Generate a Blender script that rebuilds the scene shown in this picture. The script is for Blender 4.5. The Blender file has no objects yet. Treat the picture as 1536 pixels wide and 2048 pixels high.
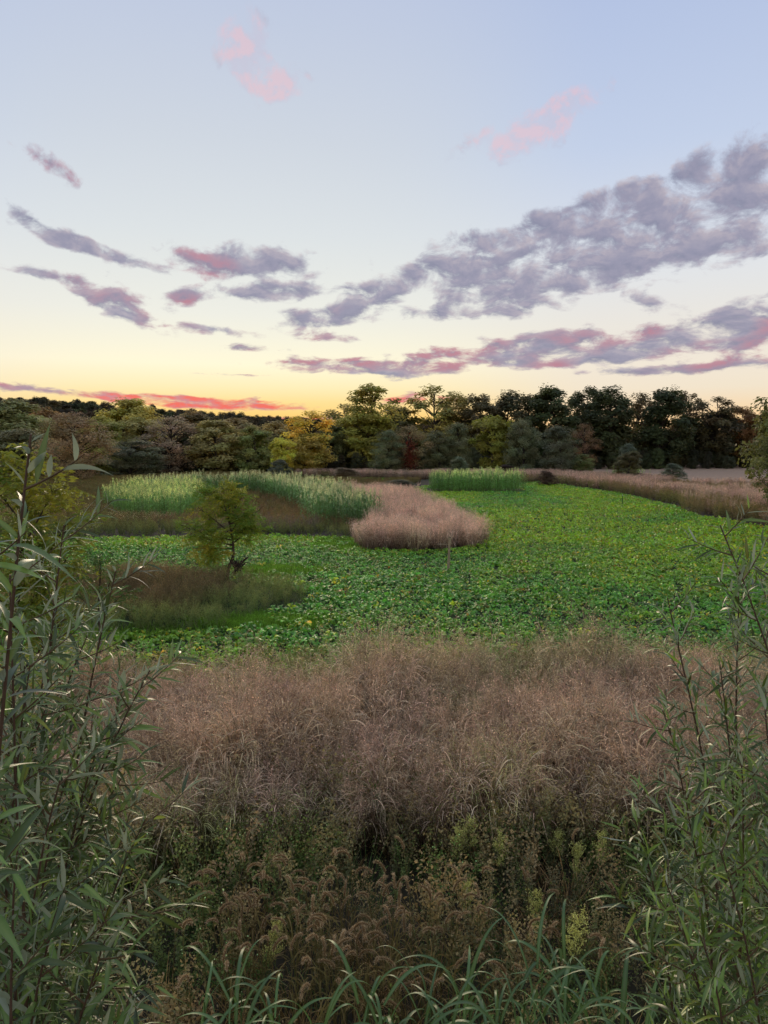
import bpy, math, random
import numpy as np
from mathutils import Vector, Matrix

rng = np.random.default_rng(7)
random.seed(7)
S = bpy.context.scene
COL = S.collection
PI = math.pi

# ------------------------------------------------------------------ camera
EYE = 5.0
FPX = 1436.0                       # focal length in pixels of the 1536 x 2048 photograph
PITCH = math.radians(5.5)
cam = bpy.data.cameras.new('camera')
camo = bpy.data.objects.new('camera', cam)
COL.objects.link(camo)
camo.location = (0, 0, EYE)
camo.rotation_euler = (PI / 2 - PITCH, 0, 0)
cam.sensor_fit = 'VERTICAL'
cam.sensor_height = 36.0
cam.lens = 36.0 * FPX / 2048.0
cam.clip_start = 0.05
cam.clip_end = 6000
S.camera = camo

# ------------------------------------------------------------------ exposure, engine
S.render.engine = 'CYCLES'
vs = S.view_settings
S.display_settings.display_device = 'sRGB'
vs.view_transform = 'Standard'
vs.look = 'None'
vs.gamma = 1.0
vs.exposure = 0.0
vs.use_curve_mapping = False
cy = S.cycles
cy.max_bounces = 5
cy.diffuse_bounces = 3
cy.glossy_bounces = 2
cy.transmission_bounces = 3
cy.transparent_max_bounces = 4
cy.use_adaptive_sampling = True
cy.adaptive_threshold = 0.03
cy.use_denoising = True
cy.caustics_reflective = False
cy.caustics_refractive = False


def srgb(*c):
    o = []
    for v in c:
        v /= 255.0
        o.append(v / 12.92 if v <= 0.04045 else ((v + 0.055) / 1.055) ** 2.4)
    return (o[0], o[1], o[2], 1.0)


def azel(px, py):
    """azimuth and elevation of the sky at a spot of the photograph"""
    v = -(py - 1024.0) / FPX
    x = (px - 768.0) / FPX
    y = math.cos(PITCH) + v * math.sin(PITCH)
    z = -math.sin(PITCH) + v * math.cos(PITCH)
    return math.atan2(x, y), math.atan2(z, math.hypot(x, y))


# ------------------------------------------------------------------ sky and sun
SUN_AZ = math.radians(-11.0)
SUN_EL = math.radians(12.0)
W = bpy.data.worlds.new('World')
S.world = W
W.use_nodes = True
W.cycles.sampling_method = 'MANUAL'
W.cycles.sample_map_resolution = 512
wt = W.node_tree
for n in list(wt.nodes):
    wt.nodes.remove(n)


def wn(t, **kw):
    n = wt.nodes.new(t)
    for k, v in kw.items():
        setattr(n, k, v)
    return n


def wl(a, b):
    wt.links.new(a, b)


def wmath(op, a, b=None, c=None, clamp=False):
    n = wn('ShaderNodeMath', operation=op, use_clamp=clamp)
    for i, v in enumerate((a, b, c)):
        if v is None:
            continue
        if isinstance(v, (int, float)):
            n.inputs[i].default_value = v
        else:
            wl(v, n.inputs[i])
    return n.outputs[0]


def wramp(fac, stops, interp='LINEAR'):
    n = wn('ShaderNodeValToRGB')
    n.color_ramp.interpolation = interp
    e = n.color_ramp.elements
    while len(e) < len(stops):
        e.new(0.5)
    for el, (p, c) in zip(e, stops):
        el.position = p
        el.color = c
    wl(fac, n.inputs[0])
    return n.outputs[0]


def wmix(fac, a, b, blend='MIX'):
    n = wn('ShaderNodeMix', data_type='RGBA', blend_type=blend)
    for i, v in ((0, fac), (6, a), (7, b)):
        if isinstance(v, (int, float)):
            n.inputs[i].default_value = v
        elif isinstance(v, tuple):
            n.inputs[i].default_value = v
        else:
            wl(v, n.inputs[i])
    return n.outputs[2]


tc = wn('ShaderNodeTexCoord')
sep = wn('ShaderNodeSeparateXYZ')
nrm = wn('ShaderNodeVectorMath', operation='NORMALIZE')
wl(tc.outputs['Generated'], nrm.inputs[0])
wl(nrm.outputs[0], sep.inputs[0])
X, Y, Z = sep.outputs
AZ = wmath('ARCTAN2', X, Y)
EL = wmath('ARCSINE', Z)
ELP = wmath('MAXIMUM', EL, 0.0)
RP = wmath('SQRT', wmath('DIVIDE', ELP, PI / 2))


def rp(el):
    return math.sqrt(max(el, 0) / (PI / 2))


west = wramp(RP, [(0.0, srgb(255, 176, 82)), (rp(.032), srgb(255, 204, 104)), (rp(.055), srgb(255, 222, 144)),
                  (rp(.075), srgb(255, 236, 182)), (rp(.105), srgb(255, 247, 214)), (rp(.17), srgb(236, 236, 226)),
                  (rp(.27), srgb(218, 224, 227)), (rp(.38), srgb(204, 212, 223)), (rp(.58), srgb(184, 196, 223)),
                  (rp(1.3), srgb(178, 191, 221))])
side = wramp(RP, [(0.0, srgb(246, 190, 132)), (rp(.035), srgb(248, 210, 158)), (rp(.07), srgb(241, 226, 202)),
                  (rp(.10), srgb(240, 229, 212)), (rp(.15), srgb(234, 229, 220)), (rp(.22), srgb(224, 227, 231)),
                  (rp(.36), srgb(194, 207, 231)), (rp(.58), srgb(172, 188, 223)), (rp(1.3), srgb(176, 190, 221))])
dAZ = wmath('SUBTRACT', AZ, SUN_AZ)
cAZ = wmath('COSINE', dAZ)
mr = wn('ShaderNodeMapRange', interpolation_type='SMOOTHSTEP')
wl(cAZ, mr.inputs[0])
mr.inputs[1].default_value = 0.885
mr.inputs[2].default_value = 1.0
base_sky = wmix(mr.outputs[0], side, west)
# physical sky with the sun just at the horizon, compressed, blended in for its falloff away from the sun
nish = wn('ShaderNodeTexSky', sky_type='NISHITA')
nish.sun_disc = False
nish.sun_elevation = SUN_EL
nish.sun_rotation = SUN_AZ
nish.dust_density = 0.6
nv = wmix(1.0, nish.outputs[0], (0.15, 0.15, 0.15, 1), 'MULTIPLY')
nd = wmix(1.0, nv, (1, 1, 1, 1), 'ADD')
ncomp = wmix(1.0, nv, nd, 'DIVIDE')
base_sky = wmix(0.05, base_sky, ncomp)
# the eastern half of the dusk sky is dimmer
em = wn('ShaderNodeMapRange', interpolation_type='SMOOTHSTEP')
wl(wmath('MULTIPLY', cAZ, wmath('COSINE', EL)), em.inputs[0])
em.inputs[1].default_value = -1.0
em.inputs[2].default_value = 0.55
em.inputs[3].default_value = 0.92
em.inputs[4].default_value = 1.0
base_sky = wmix(1.0, base_sky, em.outputs[0], 'MULTIPLY')

# clouds: soft patches of a cloud layer, broken up by noise that flattens towards the horizon
LOGE = wmath('MULTIPLY', wmath('LOGARITHM', wmath('ADD', ELP, 0.085), math.e), 0.52)
cq = wn('ShaderNodeCombineXYZ')
wl(AZ, cq.inputs[0])
wl(LOGE, cq.inputs[1])


def wnoise(vec, scale, detail, rough, dist=0.0, off=None):
    if off:
        a = wn('ShaderNodeVectorMath', operation='ADD')
        wl(vec, a.inputs[0])
        a.inputs[1].default_value = off
        vec = a.outputs[0]
    n = wn('ShaderNodeTexNoise')
    n.inputs['Scale'].default_value = scale
    n.inputs['Detail'].default_value = detail
    n.inputs['Roughness'].default_value = rough
    n.inputs['Distortion'].default_value = dist
    wl(vec, n.inputs['Vector'])
    return n


fb = wnoise(cq.outputs[0], 21.0, 8.0, 0.60, 0.25)
fb2 = wnoise(cq.outputs[0], 21.0, 4.0, 0.60, 0.25, (0.002, 0.012, 0))
big = wnoise(cq.outputs[0], 5.5, 2.0, 0.5, 0.0, (3.1, 1.7, 0))
pinkn = wnoise(cq.outputs[0], 9.0, 2.0, 0.5, 0.0, (7.3, 5.1, 0))
cp = wn('ShaderNodeCombineXYZ')
wl(AZ, cp.inputs[0])
wl(EL, cp.inputs[1])
wob = wn('ShaderNodeVectorMath', operation='MULTIPLY_ADD')
wl(big.outputs['Color'], wob.inputs[0])
wob.inputs[1].default_value = (0.02, 0.008, 0)
off2 = wn('ShaderNodeVectorMath', operation='SUBTRACT')
wl(cp.outputs[0], off2.inputs[0])
off2.inputs[1].default_value = (0.010, 0.004, 0)
wl(off2.outputs[0], wob.inputs[2])
CPV = wob.outputs[0]


def blobs(lst):
    tot = None
    for (px, py, rx, ry, rot, amp) in lst:
        a, e = azel(px, py)
        m = wn('ShaderNodeMapping', vector_type='TEXTURE')
        wl(CPV, m.inputs[0])
        m.inputs['Location'].default_value = (a, e, 0)
        m.inputs['Rotation'].default_value = (0, 0, math.radians(rot))
        m.inputs['Scale'].default_value = (rx * 1.58 / FPX, ry * 1.58 / FPX, 1)
        g = wn('ShaderNodeTexGradient', gradient_type='SPHERICAL')
        wl(m.outputs[0], g.inputs[0])
        tot = wmath('MULTIPLY', g.outputs['Fac'], amp) if tot is None else wmath('MULTIPLY_ADD', g.outputs['Fac'], amp, tot)
    return tot


GREY = [(1505, 345, 105, 55, 15, 1.15), (1320, 398, 120, 42, 10, 1.1), (1225, 412, 80, 34, 12, 1.0), (1415, 435, 130, 42, 8, 1.1), (1270, 462, 120, 46, 5, 1.15),
        (1170, 500, 110, 46, 8, 1.1), (1245, 540, 110, 38, 0, 1.05), (1080, 450, 66, 20, 12, .95), (958, 480, 72, 19, 4, 1.0), (1010, 540, 80, 38, -8, 1.05),
        (1092, 555, 75, 36, 0, 1.05), (858, 545, 105, 27, 0, 1.0), (925, 562, 55, 34, 0, .9), (955, 592, 80, 22, 5, .9), (1465, 490, 80, 28, 0, .8), (1315, 605, 42, 17, 0, .85),
        (1030, 620, 78, 17, 3, .95), (868, 628, 65, 15, 0, .85), (1495, 634, 85, 15, -4, .9), (1500, 600, 60, 18, 8, .65), (742, 596, 58, 27, 0, 1.05), (685, 626, 62, 20, 6, .95),
        (560, 500, 62, 24, -6, .85), (500, 530, 66, 28, -14, 1.0), (602, 540, 48, 19, -10, .95), (520, 586, 150, 14, 3, 1.1), (230, 512, 78, 13, -14, .95), (172, 484, 50, 11, -22, .85),
        (85, 466, 62, 13, -16, .9), (38, 430, 62, 11, -30, .85), (100, 550, 70, 9, -8, .6), (255, 560, 30, 9, -10, .6)]
PINK = [(1250, 686, 210, 24, 3, 1.15), (1440, 680, 150, 25, 0, 1.1), (958, 712, 125, 23, -2, 1.15), (1042, 700, 75, 14, 2, 1.0), (1165, 716, 105, 15, 0, .95), (1470, 731, 115, 13, 3, .95),
        (1285, 745, 95, 9, 0, .85), (690, 729, 150, 14, 0, 1.05), (800, 742, 100, 14, 0, .95), (1085, 669, 90, 13, 3, .9), (620, 642, 85, 20, 5, 1.0), (655, 674, 48, 11, 0, .9),
        (225, 592, 78, 20, -14, 1.05), (245, 624, 70, 14, -20, .95), (390, 531, 68, 26, -12, 1.05), (362, 597, 28, 11, 0, .8), (405, 656, 78, 9, -6, 1.0), (495, 697, 58, 7, -3, .95),
        (485, 750, 65, 4, 0, .8), (95, 328, 52, 15, -26, .8), (50, 776, 110, 9, -5, .85)]
ROSE = [(500, 108, 62, 42, -50, 1.15), (545, 160, 60, 26, -8, 1.05), (1050, 265, 100, 36, 15, .85), (1145, 208, 70, 22, 20, .85)]
FIRE = [(300, 800, 110, 10, -3, 1.15), (450, 808, 150, 11, -2, 1.15), (820, 797, 95, 11, 2, .8), (590, 838, 120, 5, 0, .8)]
mg, mp, mro, mf = blobs(GREY), blobs(PINK), blobs(ROSE), blobs(FIRE)
# beyond the picture the same broken clouds go on
mo = wn('ShaderNodeMapRange', interpolation_type='SMOOTHSTEP')
wl(wmath('ABSOLUTE', AZ), mo.inputs[0])
mo.inputs[1].default_value = 0.56
mo.inputs[2].default_value = 0.8
mo.inputs[3].default_value = 0.0
mo.inputs[4].default_value = 1.0
outc = wmath('MULTIPLY', mo.outputs[0], wmath('MULTIPLY', wmath('SUBTRACT', big.outputs['Fac'], 0.50, clamp=True), 3.0))
M = wmath('ADD', wmath('ADD', mg, mp), wmath('ADD', wmath('ADD', mro, mf), outc))
M = wmath('MINIMUM', wmath('MULTIPLY', M, 1.2), 1.0)
D = wmath('ADD', M, wmath('MULTIPLY', wmath('SUBTRACT', fb.outputs['Fac'], 0.5), 3.5))
ca = wn('ShaderNodeMapRange', interpolation_type='SMOOTHSTEP')
wl(D, ca.inputs[0])
ca.inputs[1].default_value = 0.31
ca.inputs[2].default_value = 1.1
ca.inputs[4].default_value = 0.93
# keep quite clear sky clear
CA = wmath('MULTIPLY', ca.outputs[0], wmath('MULTIPLY', M, 5.0, clamp=True))
CA = wmath('MULTIPLY', CA, wmath('SUBTRACT', 1.0, wmath('MULTIPLY', wmath('MULTIPLY', mro, 3.0, clamp=True), 0.42)))
relief = wmath('MULTIPLY_ADD', wmath('SUBTRACT', fb2.outputs['Fac'], fb.outputs['Fac']), 4.0, 0.5, clamp=True)
ccore = wramp(relief, [(0.0, srgb(196, 184, 190)), (0.45, srgb(156, 151, 170)), (1.0, srgb(126, 128, 152))])
ccore = wmix(wmath('MULTIPLY', wmath('SUBTRACT', D, 0.55, clamp=True), 0.8, clamp=True), ccore, srgb(142, 142, 166))
pm = wmath('MULTIPLY', wmath('MULTIPLY', mp, 2.0, clamp=True),
           wmath('MULTIPLY', wmath('SUBTRACT', pinkn.outputs['Fac'], 0.40, clamp=True), 5.0, clamp=True))
pm = wmath('MULTIPLY', pm, wmath('SUBTRACT', 1.25, relief, clamp=True))
ccore = wmix(wmath('MULTIPLY', pm, 0.85), ccore, srgb(186, 118, 136))
ccore = wmix(wmath('MULTIPLY', mro, 3.0, clamp=True), ccore, wramp(relief, [(0.15, srgb(230, 188, 196)), (0.65, srgb(198, 192, 210))]))
ccore = wmix(wmath('MULTIPLY', mf, 1.6, clamp=True), ccore, wramp(relief, [(0.2, srgb(240, 104, 98)), (0.8, srgb(204, 134, 146))]))
sky_col = wmix(CA, base_sky, ccore)
bg = wn('ShaderNodeBackground')
bg.inputs[1].default_value = 1.04
wl(sky_col, bg.inputs[0])
wo = wn('ShaderNodeOutputWorld')
wl(bg.outputs[0], wo.inputs[0])

sl = bpy.data.lights.new('sun', 'SUN')
sl.energy = 2.2
sl.angle = math.radians(28)
sl.color = (1.0, 0.78, 0.55)
so = bpy.data.objects.new('sun', sl)
COL.objects.link(so)
so.location = (0, 0, 60)
sd = Vector((math.sin(SUN_AZ) * math.cos(SUN_EL), math.cos(SUN_AZ) * math.cos(SUN_EL), math.sin(SUN_EL)))
so.rotation_euler = (-sd).to_track_quat('-Z', 'Y').to_euler()


# ------------------------------------------------------------------ helpers: placing
def at(px, py, d):
    """the point at horizontal distance d (metres in front of the camera) seen at a spot of the photograph"""
    v = -(py - 1024.0) / FPX
    x = (px - 768.0) / FPX
    y = math.cos(PITCH) + v * math.sin(PITCH)
    z = -math.sin(PITCH) + v * math.cos(PITCH)
    t = d / y
    return np.array((x * t, d, EYE + z * t))


def in_poly(p, poly):
    x, y = p[:, 0], p[:, 1]
    r = np.zeros(len(p), bool)
    n = len(poly)
    for i in range(n):
        x0, y0 = poly[i]
        x1, y1 = poly[(i + 1) % n]
        c = (y0 > y) != (y1 > y)
        r ^= c & (x < (x1 - x0) * (y - y0) / ((y1 - y0) if y1 != y0 else 1e-9) + x0)
    return r


def poly_points(poly, density, margin=1.22):
    """jittered points in a polygon, only where a camera near the photograph's could see them"""
    a = np.array(poly)
    lo, hi = a.min(0), a.max(0)
    s = 1 / math.sqrt(density)
    gx, gy = np.meshgrid(np.arange(lo[0], hi[0], s), np.arange(lo[1], hi[1], s))
    p = np.stack([gx.ravel(), gy.ravel()], 1)
    p += rng.uniform(-.62, .62, p.shape) * s
    p = p[in_poly(p, poly)]
    return p[np.abs(p[:, 0]) < 0.535 * p[:, 1] * margin + 1.5]


def vnoise(p, scale, seed=0):
    """smooth value noise, 0..1"""
    r = np.random.default_rng(seed)
    t = r.random((64, 64))
    q = p * scale + 1000.0
    i = np.floor(q).astype(int)
    f = q - i
    f = f * f * (3 - 2 * f)
    a = t[i[:, 0] % 64, i[:, 1] % 64]
    b = t[(i[:, 0] + 1) % 64, i[:, 1] % 64]
    c = t[i[:, 0] % 64, (i[:, 1] + 1) % 64]
    d = t[(i[:, 0] + 1) % 64, (i[:, 1] + 1) % 64]
    return (a * (1 - f[:, 0]) + b * f[:, 0]) * (1 - f[:, 1]) + (c * (1 - f[:, 0]) + d * f[:, 0]) * f[:, 1]


# ------------------------------------------------------------------ helpers: meshes
class MB:
    def __init__(self):
        self.v, self.c, self.t, self.q, self.n = [], [], [], [], 0

    def add(self, v, c, t=None, q=None):
        v = np.asarray(v, float).reshape(-1, 3)
        c = np.broadcast_to(np.asarray(c, float), v.shape)
        self.v.append(v)
        self.c.append(c)
        if t is not None and len(t):
            self.t.append(np.asarray(t, int).reshape(-1, 3) + self.n)
        if q is not None and len(q):
            self.q.append(np.asarray(q, int).reshape(-1, 4) + self.n)
        self.n += len(v)

    def mesh(self, name, mat, smooth=False):
        v = np.concatenate(self.v)
        c = np.concatenate(self.c)
        t = np.concatenate(self.t) if self.t else np.zeros((0, 3), int)
        q = np.concatenate(self.q) if self.q else np.zeros((0, 4), int)
        me = bpy.data.meshes.new(name)
        me.vertices.add(len(v))
        me.vertices.foreach_set('co', v.astype(np.float32).ravel())
        nl = len(t) * 3 + len(q) * 4
        me.loops.add(nl)
        me.loops.foreach_set('vertex_index', np.concatenate([t.ravel(), q.ravel()]).astype(np.int32))
        me.polygons.add(len(t) + len(q))
        ls = np.concatenate([np.arange(len(t)) * 3, len(t) * 3 + np.arange(len(q)) * 4]).astype(np.int32)
        me.polygons.foreach_set('loop_start', ls)
        if smooth:
            me.polygons.foreach_set('use_smooth', np.ones(len(t) + len(q), bool))
        a = me.attributes.new('col', 'FLOAT_COLOR', 'POINT')
        a.data.foreach_set('color', np.concatenate([c, np.ones((len(c), 1))], 1).astype(np.float32).ravel())
        me.update(calc_edges=True)
        me.validate()
        me.materials.append(mat)
        return me


def norm(a):
    return a / np.maximum(np.linalg.norm(a, axis=-1, keepdims=True), 1e-9)


def ribbons(mb, base, d, L, w, seg, droop, prof, c0, c1, fold=0.0, roll=0.6, var=0.15, cmid=None):
    """curved strips: grass blades, long leaves, fine stems"""
    base = np.asarray(base, float)
    n = len(base)
    if n == 0:
        return
    d = norm(np.broadcast_to(np.asarray(d, float), (n, 3)))
    L = np.broadcast_to(np.asarray(L, float), (n,))
    w = np.broadcast_to(np.asarray(w, float), (n,))
    droop = np.broadcast_to(np.asarray(droop, float), (n,))
    s = np.linspace(0, 1, seg + 1)
    P = base[:, None] + d[:, None] * (L[:, None] * s)[..., None]
    P[:, :, 2] -= (droop * L)[:, None] * s ** 2
    h = rng.uniform(0, 2 * PI, n)
    up = np.stack([np.cos(h) * .2, np.sin(h) * .2, np.ones(n)], 1)
    sd = norm(np.cross(d, up))
    nm = norm(np.cross(sd, d))
    a = rng.normal(0, roll, n)[:, None]
    sd = sd * np.cos(a) + nm * np.sin(a)
    nm = norm(np.cross(sd, d))
    ww = (w[:, None] * prof(s))[..., None] * .5
    k = (1 + rng.uniform(-var, var, n))[:, None, None]
    c0 = np.asarray(c0, float)
    c1 = np.asarray(c1, float)
    c0 = c0[:, None] if c0.ndim == 2 else c0
    c1 = c1[:, None] if c1.ndim == 2 else c1
    C = (c0 * (1 - s)[None, :, None] + c1 * s[None, :, None]) * k
    C = np.broadcast_to(C, (n, seg + 1, 3))
    if fold or cmid is not None:
        V = np.stack([P - sd[:, None] * ww + nm[:, None] * ww * fold, P, P + sd[:, None] * ww + nm[:, None] * ww * fold], 2)
        CC = np.stack([C, C if cmid is None else C * .45 + np.asarray(cmid) * .55, C], 2)
        na = 3
    else:
        V = np.stack([P - sd[:, None] * ww, P + sd[:, None] * ww], 2)
        CC = np.stack([C, C], 2)
        na = 2
    per = (seg + 1) * na
    q = []
    for i in range(seg):
        for j in range(na - 1):
            q.append((i * na + j, i * na + j + 1, (i + 1) * na + j + 1, (i + 1) * na + j))
    q = np.array(q)
    Q = (np.arange(n) * per)[:, None, None] + q[None]
    mb.add(V.reshape(-1, 3), CC.reshape(-1, 3), q=Q.reshape(-1, 4))


def leaves(mb, c, size, col, aspect=0.6, flat=0.0, var=0.2, dirv=None, face=None):
    """small leaf-shaped diamonds, bent along the middle"""
    c = np.asarray(c, float)
    n = len(c)
    if n == 0:
        return
    u = norm(rng.normal(size=(n, 3)) * np.array((1, 1, 1 - flat * .7))) if dirv is None else norm(dirv + rng.normal(size=(n, 3)) * .35)
    r = rng.normal(size=(n, 3)) + np.array((0, 0, flat * 3))
    if face is not None:
        r = r * .55 + face
        u = norm(u - norm(r) * np.sum(u * norm(r), 1, keepdims=True))
    v = norm(np.cross(r, u))
    nm = np.cross(u, v)
    s = (np.broadcast_to(size, (n,)) * rng.uniform(.7, 1.3, n))[:, None]
    V = np.stack([c, c + u * s * .5 + v * s * aspect * .5 + nm * s * .12, c + u * s, c + u * s * .5 - v * s * aspect * .5 + nm * s * .12], 1)
    col = np.asarray(col, float)
    col = np.broadcast_to(col, (n, 3)) * (1 + rng.uniform(-var, var, (n, 1)))
    T = (np.arange(n) * 4)[:, None, None] + np.array(((0, 1, 2), (0, 2, 3)))[None]
    mb.add(V.reshape(-1, 3), np.repeat(col, 4, 0), t=T.reshape(-1, 3))


def tube(mb, path, radii, sides=6, col=(1, 1, 1)):
    path = np.asarray(path, float)
    k = len(path)
    t = norm(np.gradient(path, axis=0))
    ref = np.array((0.31, 0.95, 0.05)) if abs(t[0, 2]) > .5 else np.array((0, 0, 1.0))
    a = norm(np.cross(t, ref))
    b = np.cross(t, a)
    th = np.arange(sides) / sides * 2 * PI
    V = path[:, None] + (a[:, None] * np.cos(th)[None, :, None] + b[:, None] * np.sin(th)[None, :, None]) * np.asarray(radii, float)[:, None, None]
    q = []
    for i in range(k - 1):
        for j in range(sides):
            j2 = (j + 1) % sides
            q.append((i * sides + j, i * sides + j2, (i + 1) * sides + j2, (i + 1) * sides + j))
    V = V.reshape(-1, 3)
    mb.add(V, col, q=q)
    mb.add(np.concatenate([V[-sides:], path[-1:]]), col, t=[(j, (j + 1) % sides, sides) for j in range(sides)])


def bez(a, b, c, n):
    s = np.linspace(0, 1, n)[:, None]
    return (1 - s) ** 2 * a + 2 * s * (1 - s) * b + s ** 2 * c


def link(name, mesh, parent=None, label=None, cat=None, group=None, kind=None):
    o = bpy.data.objects.new(name, mesh)
    COL.objects.link(o)
    o.parent = parent
    if label:
        o['label'] = label
    if cat:
        o['category'] = cat
    if group:
        o['group'] = group
    if kind:
        o['kind'] = kind
    return o


PROTO = bpy.data.collections.new('prototypes')     # not linked: only the shapes that the ground cover repeats


def scatter(name, meshes, pts, scale, tint, rot=None, label=None, cat=None, tilt=0.0, yz=None):
    """ground cover nobody could count: one object that repeats a few plant shapes over the points"""
    n = len(pts)
    coll = bpy.data.collections.new(name)
    for m in meshes:
        coll.objects.link(bpy.data.objects.new(m.name, m))
    me = bpy.data.meshes.new(name)
    me.vertices.add(n)
    p3 = np.zeros((n, 3))
    p3[:, :pts.shape[1]] = pts
    me.vertices.foreach_set('co', p3.astype(np.float32).ravel())

    def attr(nm, typ, arr, key):
        a = me.attributes.new(nm, typ, 'POINT')
        a.data.foreach_set(key, np.ascontiguousarray(arr).ravel())
    sc = np.broadcast_to(np.asarray(scale, float), (n,))[:, None] * np.ones((1, 3))
    if yz is not None:
        sc[:, 2] *= yz
    attr('scl', 'FLOAT_VECTOR', sc.astype(np.float32), 'vector')
    r = np.zeros((n, 3))
    r[:, :2] = rng.normal(0, tilt, (n, 2)) if tilt else 0
    r[:, 2] = rng.uniform(0, 2 * PI, n) if rot is None else rot
    attr('rot', 'FLOAT_VECTOR', r.astype(np.float32), 'vector')
    attr('idx', 'INT', rng.integers(0, len(meshes), n).astype(np.int32), 'value')
    tt = np.ones((n, 4))
    tt[:, :3] = tint
    attr('tint', 'FLOAT_COLOR', tt.astype(np.float32), 'color')
    o = link(name, me, None, label, cat, None, 'stuff')
    g = bpy.data.node_groups.new(name + '_scatter', 'GeometryNodeTree')
    g.interface.new_socket('Geometry', in_out='INPUT', socket_type='NodeSocketGeometry')
    g.interface.new_socket('Geometry', in_out='OUTPUT', socket_type='NodeSocketGeometry')
    gi, go = g.nodes.new('NodeGroupInput'), g.nodes.new('NodeGroupOutput')
    ci = g.nodes.new('GeometryNodeCollectionInfo')
    ci.inputs['Collection'].default_value = coll
    ci.inputs['Separate Children'].default_value = True
    ci.inputs['Reset Children'].default_value = True
    ip = g.nodes.new('GeometryNodeInstanceOnPoints')
    ip.inputs['Pick Instance'].default_value = True

    def na(nm, typ):
        x = g.nodes.new('GeometryNodeInputNamedAttribute')
        x.data_type = typ
        x.inputs['Name'].default_value = nm
        return x.outputs['Attribute']
    g.links.new(gi.outputs[0], ip.inputs['Points'])
    g.links.new(ci.outputs[0], ip.inputs['Instance'])
    g.links.new(na('idx', 'INT'), ip.inputs['Instance Index'])
    e2r = g.nodes.new('FunctionNodeEulerToRotation')
    g.links.new(na('rot', 'FLOAT_VECTOR'), e2r.inputs[0])
    g.links.new(e2r.outputs[0], ip.inputs['Rotation'])
    g.links.new(na('scl', 'FLOAT_VECTOR'), ip.inputs['Scale'])
    g.links.new(ip.outputs[0], go.inputs[0])
    md = o.modifiers.new('scatter', 'NODES')
    md.node_group = g
    return o


# ------------------------------------------------------------------ helpers: materials
def plant_mat(name, rough=0.55, spec=0.3, trans=0.3, tint=None, back=None, noise=0.0, nscale=30.0, gain=None):
    m = bpy.data.materials.new(name)
    m.use_nodes = True
    t = m.node_tree
    t.nodes.clear()

    def N(k, **kw):
        n = t.nodes.new(k)
        for a, b in kw.items():
            setattr(n, a, b)
        return n

    def mul(a, b, blend='MULTIPLY', f=1.0):
        x = N('ShaderNodeMix', data_type='RGBA', blend_type=blend)
        if isinstance(f, float):
            x.inputs[0].default_value = f
        else:
            t.links.new(f, x.inputs[0])
        for i, v in ((6, a), (7, b)):
            if isinstance(v, tuple):
                x.inputs[i].default_value = v
            else:
                t.links.new(v, x.inputs[i])
        return x.outputs[2]
    c = N('ShaderNodeAttribute', attribute_name='col').outputs['Color']
    if tint == 'inst':
        c = mul(c, N('ShaderNodeAttribute', attribute_type='INSTANCER', attribute_name='tint').outputs['Color'])
    elif tint == 'obj':
        c = mul(c, N('ShaderNodeObjectInfo').outputs['Color'])
    if gain:
        c = mul(c, (*gain, 1.0))
    if noise:
        nz = N('ShaderNodeTexNoise')
        nz.inputs['Scale'].default_value = nscale
        nz.inputs['Detail'].default_value = 3
        tcn = N('ShaderNodeTexCoord')
        t.links.new(tcn.outputs['Object'], nz.inputs['Vector'])
        mp_ = N('ShaderNodeMapRange')
        t.links.new(nz.outputs['Fac'], mp_.inputs[0])
        mp_.inputs[1].default_value = .25
        mp_.inputs[2].default_value = .75
        mp_.inputs[3].default_value = 1 - noise
        mp_.inputs[4].default_value = 1 + noise
        c = mul(c, mp_.outputs[0])
    if back:
        gb = N('ShaderNodeNewGeometry')
        c = mul(c, back, 'MIX', gb.outputs['Backfacing'])
    p = N('ShaderNodeBsdfPrincipled')
    t.links.new(c, p.inputs['Base Color'])
    p.inputs['Roughness'].default_value = rough
    p.inputs['Specular IOR Level'].default_value = spec
    o = N('ShaderNodeOutputMaterial')
    if trans:
        tr = N('ShaderNodeBsdfTranslucent')
        t.links.new(c, tr.inputs['Color'])
        mx = N('ShaderNodeMixShader')
        mx.inputs[0].default_value = trans
        t.links.new(p.outputs[0], mx.inputs[1])
        t.links.new(tr.outputs[0], mx.inputs[2])
        t.links.new(mx.outputs[0], o.inputs[0])
    else:
        t.links.new(p.outputs[0], o.inputs[0])
    return m


def soil_mat(name, stops, scale, bump=0.25):
    m = bpy.data.materials.new(name)
    m.use_nodes = True
    t = m.node_tree
    p = t.nodes['Principled BSDF']
    p.inputs['Roughness'].default_value = 0.95
    p.inputs['Specular IOR Level'].default_value = 0.15
    tcn = t.nodes.new('ShaderNodeTexCoord')
    n1 = t.nodes.new('ShaderNodeTexNoise')
    n1.inputs['Scale'].default_value = scale
    n1.inputs['Detail'].default_value = 9
    n1.inputs['Roughness'].default_value = .65
    t.links.new(tcn.outputs['Object'], n1.inputs['Vector'])
    r = t.nodes.new('ShaderNodeValToRGB')
    e = r.color_ramp.elements
    while len(e) < len(stops):
        e.new(.5)
    for el, (q, c) in zip(e, stops):
        el.position = q
        el.color = (*c, 1)
    t.links.new(n1.outputs['Fac'], r.inputs[0])
    t.links.new(r.outputs[0], p.inputs['Base Color'])
    b = t.nodes.new('ShaderNodeBump')
    b.inputs['Strength'].default_value = bump
    b.inputs['Distance'].default_value = .2
    t.links.new(n1.outputs['Fac'], b.inputs['Height'])
    t.links.new(b.outputs[0], p.inputs['Normal'])
    return m


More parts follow.
